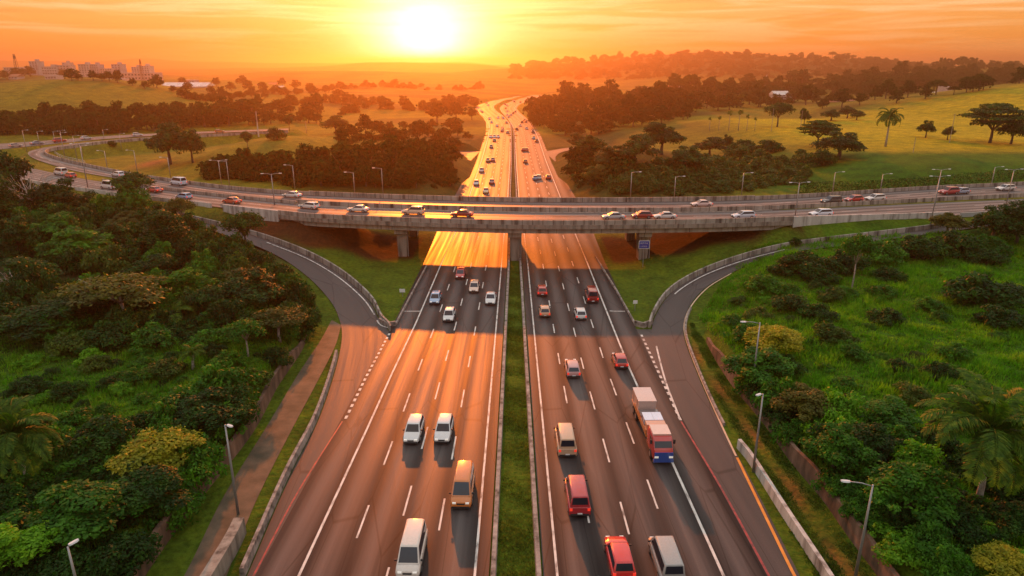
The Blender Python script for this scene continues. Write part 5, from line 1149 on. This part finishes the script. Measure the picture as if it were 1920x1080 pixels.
# overpass traffic
def over(px, py, kind, c, label, lane, facing=1):
    p = G(px, py, ZD); A, B = (AIN, AOUT) if lane == 'A' else (BIN, BOUT); d = on_road(A, B, p)*facing; p[2] = ZD+.02
    return car(kind, c, p, heading(np.zeros(3), d), label, "vehicles on the overpass")
for a in [
 (580, 391, 'wagon', WHITE, "white wagon on the overpass above the left gore", 'B'), (672, 397, 'sedan', (.7, .66, .64), "off-white sedan on the overpass left of the median pier", 'B'),
 (775, 402, 'suv', (.7, .5, .38), "peach-coloured car on the overpass over the left carriageway", 'B'), (866, 406, 'sedan', DRED, "dark red sedan on the overpass over the left carriageway", 'B'),
 (1150, 411, 'sedan', SILVER, "silver sedan leading the cluster on the overpass over the right ramp side", 'B'), (1203, 409, 'hatch', DRED, "maroon hatchback between the silver and white cars on the overpass", 'B'),
 (1246, 410, 'sedan', WHITE, "white sedan following the maroon hatchback on the overpass", 'B'), (1393, 409, 'wagon', (.5, .55, .66), "bluish-white wagon near the right end of the bridge", 'B'),
 (1538, 405, 'wagon', (.6, .68, .8), "pale blue car on the overpass above the right approach wall", 'B'), (435, 381, 'sedan', (.55, .1, .05), "orange-red sedan on the overpass left of the bridge", 'B'),
 (345, 373, 'hatch', BLUE, "blue hatchback on the overpass right of the lone dark tree", 'B'), (205, 354, 'van', (.7, .66, .66), "whitish van on the overpass behind the lone dark tree", 'B'),
 (290, 360, 'sedan', RED, "red sedan half hidden by the lone dark tree", 'B'), (115, 328, 'van', WHITE, "white van on the overpass loop above the left trees", 'B'), (132, 333, 'hatch', RED, "red hatchback beside the white van on the overpass loop", 'B'),
 (28, 319, 'hatch', (.5, .5, .6), "greyish car glimpsed through the tall tree at the left edge", 'B'),
 (548, 370, 'sedan', WHITE, "white sedan on the far overpass carriageway, left of the bridge", 'A'), (335, 347, 'van', (.55, .62, .75), "long pale blue van on the inner overpass carriageway", 'A'), (222, 331, 'wagon', (.62, .66, .76), "bluish wagon on the inner overpass carriageway left of the lone dark tree", 'A'),
 (1315, 387, 'sedan', (.66, .5, .5), "pinkish white sedan on the far overpass carriageway", 'A'), (1558, 382, 'suv', BLACK, "black car on the far overpass carriageway", 'A'), (1600, 378, 'hatch', RED, "red hatchback ahead of the black car on the far overpass carriageway", 'A'),
 (1640, 376, 'wagon', WHITE, "white wagon ahead of the red hatchback, far carriageway", 'A'), (1778, 364, 'suv', (.42, .04, .05), "red car on the overpass near the twin lamp posts", 'A'), (1800, 363, 'hatch', (.3, .36, .5), "blue-grey hatchback tailing the red car on the overpass", 'A'),
 (1884, 357, 'wagon', WHITE, "white wagon beside the last lamp post at the right edge", 'A'),
 (30, 275.5, 'hatch', (.45, .36, .36), "greyish car on the far left leg of the loop", 'B'), (70, 271, 'sedan', (.2, .22, .3), "dark sedan on the far left leg of the loop", 'B'), (112, 266.5, 'suv', RED, "red car on the far leg of the overpass loop", 'B'),
 (162, 261.5, 'hatch', WHITE, "white hatchback on the far leg of the overpass loop", 'B'), (258, 255, 'hatch', WHITE, "small white car near the trees on the far leg of the loop", 'B'), (412, 248.5, 'hatch', ORANGE, "orange car at the end of the far leg of the loop", 'B'),
]: over(*a)
# small far cars on the motorway beyond the bridge (one mesh each)
def small_car(c):
    mb = MB(); w = .87
    mb.loft([[(-w*k, y, .25), (-w*k, y, z-.15), (-w*k*.9, y, z), (w*k*.9, y, z), (w*k, y, z-.15), (w*k, y, .25)][::-1] for y, k, z in ((-2.1, .85, .8), (-1.9, 1, .92), (1.2, 1, .9), (1.9, .92, .75), (2.1, .8, .6))])
    mb.m = 1; mb.loft([[(-.78, y0, .9), (.78, y0, .9), (.62, y1, 1.42), (-.62, y1, 1.42)] for y0, y1 in ((-1.9, -1.5), (1.1, .3))])
    mb.m = 0; mb.box((0, -.55, 1.45), (1.25, 1.8, .06))
    mb.m = 2
    for sx in (-1, 1):
        for sy in (-1.3, 1.3): mb.tube([(sx*.72, sy, .32), (sx*.9, sy, .32)], .32, 10)
    return mb.mesh('small_car', [paint(c), M['glass'], M['rubber']])
SC = {}
def far_car(px, py, c, label, side, group):
    if c not in SC: SC[c] = small_car(c)
    A, B = (LO, LI) if side == 'L' else (RI, RO); p = G(px, py); d = on_road(A, B, p); d = d if d[1] > 0 else -d
    o = put('car', SC[c], None, p, heading(np.zeros(3), -d if side == 'L' else d)); return tag(o, label, 'car', group)
FG = "cars on the motorway beyond the bridge"
for x, y, c, l, s in [
 (893, 346, WHITE, "white car in the left outer lane just beyond the bridge", 'L'), (922, 344, DRED, "maroon car in the second lane just beyond the bridge", 'L'), (911, 361, (.66, .5, .3), "amber car right behind the bridge, left carriageway", 'L'),
 (903, 322, (.6, .4, .36), "pinkish car in the outer lane beyond the white one", 'L'), (924, 302, RED, "red car level with the left side road", 'L'), (915, 303, ORANGE, "orange car beside the red one, level with the side road", 'L'),
 (921, 277, (.3, .1, .06), "brown car beyond the side roads, outer lanes", 'L'), (941, 247, DRED, "dark red car where the far bend begins", 'L'), (927, 265, BLACK, "black car in the middle lane beyond the side roads", 'L'), (920, 258, WHITE, "white car in a row of three, left", 'L'), (927, 258, WHITE, "white car in a row of three, centre", 'L'), (934, 258, WHITE, "white car in a row of three, right", 'L'),
 (1003, 336, BLUE, "bluish car, left one of a pair beyond the bridge", 'R'), (1010, 335, WHITE, "white car, right one of a pair beyond the bridge", 'R'), (1028, 335, RED, "red car in the outer lane beyond the bridge, right carriageway", 'R'),
 (985, 305, (.5, .12, .03), "rust-coloured car in the middle lane, right carriageway", 'R'), (981, 283, RED, "red car, left one of two abreast at the side roads", 'R'), (987, 283, (.42, .05, .02), "dark orange-red car, right one of two abreast", 'R'), (1006, 266, (.3, .08, .03), "brown car near the right verge beyond the side road", 'R'), (1000, 260, WHITE, "white car near the right verge on the straight", 'R')]: far_car(x, y, c, l, s, FG)
rgc = np.random.default_rng(3)
for i in range(40):
    y = rgc.uniform(184, 252); k = rgc.integers(4); side = 'L' if rgc.random() < 0.5 else 'R'; A, B = (LO, LI) if side == 'L' else (RI, RO)
    p0 = G(960, y)[1]; t = (k+.5)/4; xs = [np.interp(p0, E[:, 1], E[:, 0]) for E in (A, B)]; p = np.array([xs[0]*(1-t)+xs[1]*t, p0, 0]); d = on_road(A, B, p); d = d if d[1] > 0 else -d
    c = [WHITE, BLACK, (.3, .1, .06), SILVER][rgc.integers(4)]
    if c not in SC: SC[c] = small_car(c)
    tag(put('car', SC[c], None, p, heading(np.zeros(3), -d if side == 'L' else d)), "tiny car in the dense far traffic of the winding motorway", 'car', "far traffic on the winding motorway")

# ================================================================== STREET FURNITURE
LAMPS = {}
def lamp_mesh(arms, h, rch=1.0):
    k = (arms, h, rch)
    if k not in LAMPS:
        p = MB(); p.tube([(0, 0, -.4), (0, 0, h*.5), (0, 0, h)], [.13, .10, .06], 10)
        a = [MB() for _ in range(arms)]; hd = [MB() for _ in range(arms)]
        for i in range(arms):
            s = 1 if i == 0 else -1; a[i].tube([(0, 0, h-.15), (s*.8*rch, 0, h+.05), (s*1.7*rch, 0, h+.08)], [.05, .045, .04], 7)
            hd[i].loft([[(s*(x-1.7+1.7*rch), y*q, h+.08+z) for y, z in ((-.16, -.03), (-.1, .07), (.1, .07), (.16, -.03))][::s] for x, q in ((1.6, .6), (1.75, 1), (2.1, 1), (2.25, .5))])
        LAMPS[k] = (p.mesh('lamp_pole', M['steel'], True), [q.mesh('lamp_arm', M['steel'], True) for q in a], [q.mesh('lamp_head', M['lamp']) for q in hd])
    return LAMPS[k]
def lamp(base, h, arms, rz, label, group, rch=1.0):
    p, a, hd = lamp_mesh(arms, round(h*2)/2, rch); o = empty('street_lamp', base, rz); tag(o, label, 'street lamp', group); put('pole', p, o)
    for q, r in zip(a, hd): t = put('arm', q, o); put('lamp_head', r, t)
    return o
def lamp_px(x, yb, yt, arms, rz, label, group, z=None, rch=1.0):
    b = G(x, yb, z) if z is not None else T(x, yb)
    v = ray(x, yt); t = b[1]/v[1]; h = max(H+v[2]*t-b[2], 2.0)
    return lamp(b, h, arms, rz, label, group, rch)
NGL = "lamp posts beside the motorway"
lamp_px(447, 965, 797, 1, R(-30), "lamp post by the service track, in front of the left wall", NGL, None, .25)
lamp_px(1408, 745, 607, 1, math.pi, "tall lamp post with a long arm, beside the golden-rimmed tree", NGL)
lamp_px(1412, 885, 742, 1, R(-150), "lamp post at the start of the whitish barrier", NGL, None, .25)
lamp_px(1603, 1085, 914, 1, R(170), "lamp post in front of the lower right wall", NGL)
lamp_px(160, 1160, 1030, 1, R(60), "lamp post whose head shows at the bottom edge, among the left bushes", NGL, None, .1)
OG = "lamp posts along the overpass"
for x, yb, yt, l in [(718, 362, 316, "lamp post on the overpass left of the motorway"), (553, 355, 308, "lamp post on the far overpass side above the left gore"), (665, 362, 324, "thin lamp post between two taller ones left of the motorway"), (430, 346, 304, "lamp post right of the twin pole at the overpass's left end"),
 (320, 333, 297, "lamp post at the foot of the big loop tree"), (1182, 371, 323, "lamp post on the overpass right of the motorway"), (1264, 371, 330, "shorter lamp post right of the motorway"), (1390, 368, 326, "lamp post behind the bridge's right end"), (1650, 361, 325, "lamp post behind the right approach"), (1858, 350, 314, "lamp post on the far side near the right edge"), (202, 318, 284, "lamp post left of the red earth cut"), (258, 325, 283, "lamp post in front of the red earth cut")]:
    lamp_px(x, yb, yt, 1, 0 if x > 960 else math.pi, l, OG, ZD-.1)
lamp_px(1560, 366, 322, 1, 0, "lamp post behind the black car on the right", OG, ZD-.1)
for x, yb, yt, l in [(415, 344, 302, "two-armed lamp post at the left of the overpass"), (515, 385, 328, "two-armed lamp post at the left end of the bridge"), (1490, 412, 342, "two-armed lamp post at the right end of the bridge"), (1752, 386, 319, "two-armed lamp post in the overpass median at the right"), (1743, 429, 331, "tall two-armed lamp post in the grass below the right approach"), (1886, 386, 319, "two-armed lamp post at the right edge of the overpass"), (165, 352, 268, "tall lamp post on the near edge of the loop")]:
    lamp_px(x, yb, yt, 2, R(8), l, OG, ZD-.1 if yb < 415 else None)
for x, yb, yt in [(50, 283, 245), (76, 279, 245), (104, 270, 247), (117, 268, 244), (122, 296, 250), (145, 300, 255), (155, 292, 272), (228, 278, 250), (196, 264, 244)]:
    lamp_px(x, yb, yt, 1, 0, "thin lamp post among several around the left loop of the overpass", "lamp posts around the overpass loop", ZD-1)
# signs
def sign(px, yb, yt, w, h, m, label, post=.06, lettering=None, Y=None):
    b = T(px, yb)
    if Y: b = PY(px, yb, Y); b[2] = float(HG(b[0], Y)[0])
    v = ray(px, yt); t = b[1]/v[1]; top = H+v[2]*t-b[2]; top = max(top, h+.8); o = empty('road_sign', b); tag(o, label, 'sign')
    p = MB(); p.tube([(0, 0, -.3), (0, 0, top-.1)], post, 8); p.build('post', M['steel'], o)
    q = MB(); q.box((0, -.09, top-h/2), (w, .05, h)); pl = q.build('panel', M['sign_white'], o)
    if m != 'sign_white': q = MB(); q.box((0, -.125, top-h/2), (w-.18, .02, h-.18)); q.build('face', M[m], pl)
    if lettering: lettering(pl, top, w, h)
    return o
def words_(pl, top, w, h):                     # two lines of lettering, unreadable at this size in the photograph
    mb = MB(); rg = np.random.default_rng(4)
    for row, n, x0, x1, hh in ((.68, 9, -.36, .36, .2), (.30, 7, -.32, .30, .16)):
        for i in range(n):
            x = (x0+(x1-x0)*(i+.5)/n)*w; z = top-h+row*h; lw = (x1-x0)*w/n
            mb.box((x-lw*.28, -.14, z), (lw*.16, .01, hh*h))
            if i % 3 != 1: mb.box((x, -.14, z+(.42 if i % 2 else -.42)*hh*h), (lw*.4, .01, hh*h*.16))
            if i % 2: mb.box((x+lw*.2, -.14, z), (lw*.14, .01, hh*h*.8))
    mb.build('lettering', M['sign_white'], pl)
sign(1206, 485, 451, 2.1, 1.6, 'sign_blue', "blue road sign with two white lines under the bridge's right span", .07, words_, 128.5)
sign(755, 556, 544, .95, .6, 'sign_white', "small pale board on posts in the left gore")
sign(1190, 583, 563, .7, .55, 'sign_white', "small pale sign on a post in the right gore")
# white rail fence inside the loop
fn = empty('rail_fence', G(120, 297, ZD-1.2)); tag(fn, "pale blue rail fence inside the bend of the overpass loop", 'fence')
fp = np.array([G(x, y, ZD-1.2) for x, y in [(103, 289), (112, 294.5), (122, 299), (137, 302), (150, 305), (160, 308)]]) - np.array(fn.location)
for z in (.5, 1.0): mb = MB(); mb.tube([p+np.array([0, 0, z]) for p in fp], .06, 6); mb.build('rail', M['rail'], fn)
for p in catmull(fp, 2): mb = MB(); mb.tube([p+np.array([0, 0, -.8]), p+np.array([0, 0, 1.15])], .07, 6); mb.build('post', M['rail'], fn)
# hedge along the far side of the right approach
hx = np.array([G(x, y, ZD-.6) for x, y in [(1500, 362), (1600, 360), (1700, 354), (1800, 346), (1930, 333), (2050, 322)]]); hx = catmull(hx, 8); hx[:, 1] += 2.0
hr = np.random.default_rng(8); n = 9000; i = hr.integers(len(hx)-1, size=n); f = hr.random(n)[:, None]; C_ = hx[i]*(1-f)+hx[i+1]*f; C_ += np.stack([hr.normal(0, .2, n), hr.normal(0, .55, n), hr.uniform(-.5, 2.4, n)], 1)
V, Fq = leaf_quads(C_, unit(hr.normal(size=(n, 3))+np.array([0, -.5, .6])), .2, hr); tag(put('hedge', mesh_np('hedge', V, Fq, [M['leaf_dark']])), "long dark clipped hedge behind the overpass at the right", 'hedge')
# poles and masts
def pole(x, yb, yt, label, r=.13, arm=True, cat='utility pole', m='pale_bark'):
    b = T(x, yb); v = ray(x, yt); t = b[1]/v[1]; h = H+v[2]*t-b[2]; o = empty('utility_pole', b); tag(o, label, cat, "poles on the hillsides")
    p = MB(); p.tube([(0, 0, -.5), (0, 0, h)], [r, r*.7], 8); p.build('shaft', M[m], o)
    if arm: q = MB(); q.box((0, 0, h-.5), (1.8, .12, .14)); q.build('crossarm', M['bark'], o)
pole(1780, 268, 213, "wooden pole by the little tree on the pasture"); pole(1712, 286, 258, "leaning-looking short pole at the front of the pasture", .1, False); pole(1446, 246, 203, "pole in front of the rounded tree on the pasture")
pole(1501, 238, 207, "pole with crossarm beside the narrow tree"); pole(485, 256, 209, "stout white mast on the left mound", .3, True, 'mast', 'white_wall')
def mast(x, yt, Y, zb, w, label):
    b = PY(x, 150, Y); b[2] = float(HG(b[0], b[1])[0])-1; top = PY(x, yt, Y)[2]-b[2]; o = empty('lattice_mast', b); tag(o, label, 'mast', "masts over the town")
    fm = MB()
    for sx, sy in ((-1, -1), (1, -1), (1, 1), (-1, 1)): fm.tube([(sx*w, sy*w, 0), (sx*w*.3, sy*w*.3, top)], .22, 5)
    for k in range(10):
        z0, z1 = top*k/10, top*(k+1)/10; a, b2 = w*(1-.7*k/10), w*(1-.7*(k+1)/10); fm.tube([(-a, -a, z0), (b2, -b2, z1)], .12, 4); fm.tube([(a, -a, z0), (-b2, -b2, z1)], .12, 4)
    fm.build('frame', M['bark'], o)
    q = MB(); q.tube([(0, 0, top*.8), (0, 0, top*.93)], w*.55, 10); q.build('antenna', M['black_plastic'], o)
mast(36, 101, 880, 20, 2.2, "telecom mast at the left end of the town"); mast(268, 111, 880, 20, 1.6, "thin mast beside the white block at the right end of the town")

# ================================================================== BUILDINGS
M['wall_white'] = m_noisy('painted_wall_white', (.36, .33, .32), (.48, .45, .44), .12, .85, bs=0); M['wall_pink'] = m_noisy('painted_wall_pink', (.42, .30, .27), (.56, .42, .38), .12, .85, bs=0); M['wall_grey'] = m_noisy('painted_wall_grey', (.30, .29, .31), (.42, .41, .43), .12, .85, bs=0)
M['roof_tile'] = m_noisy('clay_roof', (.25, .10, .06), (.40, .18, .11), .8, .85); M['roof_white'] = m_noisy('white_sheet_roof', (.55, .52, .5), (.72, .7, .68), .3, .6, sc=(1, .1, 1)); M['pane'] = m_flat('window_pane', (.05, .055, .07), .15)
def block(x0, x1, yt, yb, Y, wm, label, floors=4, cols=5, roof='flat', group="buildings of the hill town", depth=14, nm='apartment_block', cat='building'):
    a = PY(x0, yb, Y); b = PY(x1, yb, Y); t = PY((x0+x1)/2, yt, Y); w = b[0]-a[0]; cx_ = (a[0]+b[0])/2; g = min(a[2], float(HG(cx_, Y)[0]))-1.0; h = t[2]-g
    o = empty(nm, (cx_, Y+depth/2, g)); tag(o, label, cat, group)
    hw = h if roof == 'flat' else h*.68
    mb = MB(); mb.box((0, 0, hw/2), (w, depth, hw)); mb.build('wall', M[wm], o)
    vis = (b[2]-g) if b[2] > g else 0; vh = hw-vis; fh = vh/floors
    for k in range(floors):
        for c in range(cols):
            mb = MB(); mb.box((-w/2+w*(c+.5)/cols, -depth/2-.02, vis+fh*(k+.52)), (w/cols*.5, .08, fh*.45)); mb.build('window', M['pane'], o)
    if roof == 'flat':
        mb = MB(); mb.box((0, 0, h+.25), (w+.5, depth+.5, .5)); mb.build('roof', M['wall_grey'], o)
        if h > 12: mb = MB(); mb.box((w*.15, 0, h+1.7), (w*.3, depth*.35, 2.4)); mb.build('rooftop_tank', M[wm], o)
    else:
        e = .5; mb = MB(); mb.add([(-w/2-e, -depth/2-e, hw), (w/2+e, -depth/2-e, hw), (w/2+e, depth/2+e, hw), (-w/2-e, depth/2+e, hw), (-w/2-e, 0, h), (w/2+e, 0, h)], [(0, 1, 5, 4), (2, 3, 4, 5), (0, 4, 3), (1, 2, 5), (3, 2, 1, 0)]); mb.build('roof', M[roof], o)
    return o
YT = 905
block(57, 72, 115.5, 132, YT+30, 'wall_grey', "slim grey-white tower block near the telecom mast", 6, 3); block(80, 108, 125.5, 140, YT, 'wall_white', "long white block with dark window bands", 3, 6); block(109, 132, 123, 141, YT+5, 'wall_pink', "beige block with a stepped top in the town", 5, 4); block(117, 126, 118, 124, YT+12, 'wall_pink', "small raised tower on the beige stepped block", 2, 2)
block(150, 170, 121, 144, YT, 'wall_white', "left half of the widest white apartment pair", 7, 4); block(171, 187, 121.5, 144, YT+3, 'wall_grey', "right half of the widest white apartment pair", 7, 4); block(190, 212, 129, 145, YT, 'wall_pink', "low pinkish block between the white pair and the tower", 4, 5); block(212, 229, 121, 145, YT+8, 'wall_grey', "grey tower block right of the low pinkish one", 7, 3)
block(248, 262, 126, 140, YT+40, 'wall_white', "left white block behind the thin mast", 5, 3); block(263, 281, 124, 140, YT+40, 'wall_white', "right white block behind the thin mast", 5, 4); block(222, 296, 137, 150, YT-20, 'wall_pink', "long low pink building with a flat roof", 2, 12); block(17, 33, 139, 152, YT-60, 'wall_white', "small white house between two dark trees", 2, 3, 'roof_tile', nm='house', cat='house')
block(8, 44, 127, 136, YT+20, 'wall_pink', "low pinkish row of flats at the left end of the town", 2, 7); block(85, 106, 142.5, 149, YT-70, 'wall_white', "white bungalow on the crest of the green hill", 1, 4); block(200, 232, 148, 162, YT-120, 'wall_pink', "pink house cluster block under the town", 3, 5); block(303, 388, 155, 176, 780, 'wall_white', "big white arched-roof warehouse", 1, 8, 'roof_white', depth=26, nm='warehouse', cat='warehouse')
block(339, 365, 151, 163, 830, 'wall_grey', "two-storey white building behind the warehouse", 2, 6)
block(392, 418, 169, 177, 760, 'wall_white', "white shed right of the warehouse", 1, 4, 'roof_white', nm='house', cat='house'); block(418, 436, 173, 180, 740, 'wall_white', "second small white shed right of the warehouse", 1, 3, 'roof_tile', nm='house', cat='house')
block(478, 494, 158, 168, 820, 'wall_white', "left white farmhouse in the hazy fields", 2, 3, 'roof_tile', nm='house', cat='house'); block(503, 517, 155, 166, 840, 'wall_white', "tallest white farmhouse in the hazy fields", 2, 3, 'roof_tile', nm='house', cat='house'); block(514, 529, 161, 168, 815, 'wall_white', "low white farmhouse in the hazy fields", 1, 3, 'roof_white', nm='house', cat='house')
block(409, 424, 193, 202, 560, 'wall_white', "white cottage among the trees below the fields", 1, 3, 'roof_white', nm='house', cat='house'); block(388, 407, 197, 208, 545, 'wall_pink', "red-roofed cottage beside the white one", 1, 3, 'roof_tile', nm='house', cat='house')
VG = "buildings of the right valley"
block(1452, 1480, 171, 184, 640, 'wall_white', "white house with pitched roof in the misty valley", 2, 4, 'roof_white', VG, nm='house', cat='house'); block(1481, 1491, 178, 185, 640, 'wall_white', "tiny white annex right of the valley house", 1, 2, 'roof_white', VG, nm='house', cat='house')
block(1755, 1800, 173, 190, 560, 'wall_white', "long white hall at the edge of the golden hill", 1, 8, 'roof_white', VG, depth=20, nm='warehouse', cat='warehouse'); block(1790, 1822, 168.5, 182, 585, 'wall_white', "white flat-roofed building behind the long hall", 2, 6, 'flat', VG); block(1775, 1788, 164, 176, 600, 'wall_grey', "small block rising behind the long hall", 3, 3, 'flat', VG)
for i, (x0, x1, yt, yb, l) in enumerate([(1205, 1222, 163, 171, "first house of the hamlet below the ridge, red-roofed"), (1224, 1240, 165, 172, "white house in the middle of the hamlet below the ridge"), (1250, 1266, 161, 169, "long pale house of the hamlet below the ridge"), (1268, 1284, 160, 168, "right end white house of the hamlet below the ridge")]): block(x0, x1, yt, yb, 900, 'wall_white', l, 1, 3, ('roof_tile', 'roof_white')[i % 2], VG, nm='house', cat='house')
block(1568, 1586, 183, 192, 600, 'wall_pink', "pinkish cottage in the valley trees", 1, 3, 'roof_tile', VG, nm='house', cat='house'); block(1590, 1602, 186, 193, 590, 'wall_white', "small pale cottage right of the pinkish one", 1, 2, 'roof_tile', VG, nm='house', cat='house')
b = PY(1436, 158, 1000); b[2] = float(HG(b[0], b[1])[0]); hz = PY(1436, 139, 1000)[2]-b[2]; o = empty('chapel_spire', b); tag(o, "thin white spire rising above the valley trees", 'spire')
mb = MB(); mb.box((0, 0, hz*.3), (3.2, 3.2, hz*.6)); mb.build('tower', M['wall_white'], o); mb = MB(); mb.loft([[(-1.7, -1.7, hz*.6), (1.7, -1.7, hz*.6), (1.7, 1.7, hz*.6), (-1.7, 1.7, hz*.6)], [(-.05, -.05, hz), (.05, -.05, hz), (.05, .05, hz), (-.05, .05, hz)]]); mb.build('roof', M['wall_grey'], o)

# ================================================================== HAZE
m = bpy.data.materials.new('haze_air'); m.use_nodes = True; nt = m.node_tree; nt.nodes.clear(); v = nt.nodes.new("ShaderNodeVolumePrincipled"); o_ = nt.nodes.new("ShaderNodeOutputMaterial")
v.inputs["Color"].default_value = HAZE_COL + (1,); v.inputs["Density"].default_value = HAZE_D; v.inputs["Anisotropy"].default_value = HAZE_G; nt.links.new(v.outputs[0], o_.inputs["Volume"])
mb = MB(); mb.box((0, 4800, 43.5), (15600, 10600, 89)); h = mb.build('haze', m); h["kind"] = 'stuff'
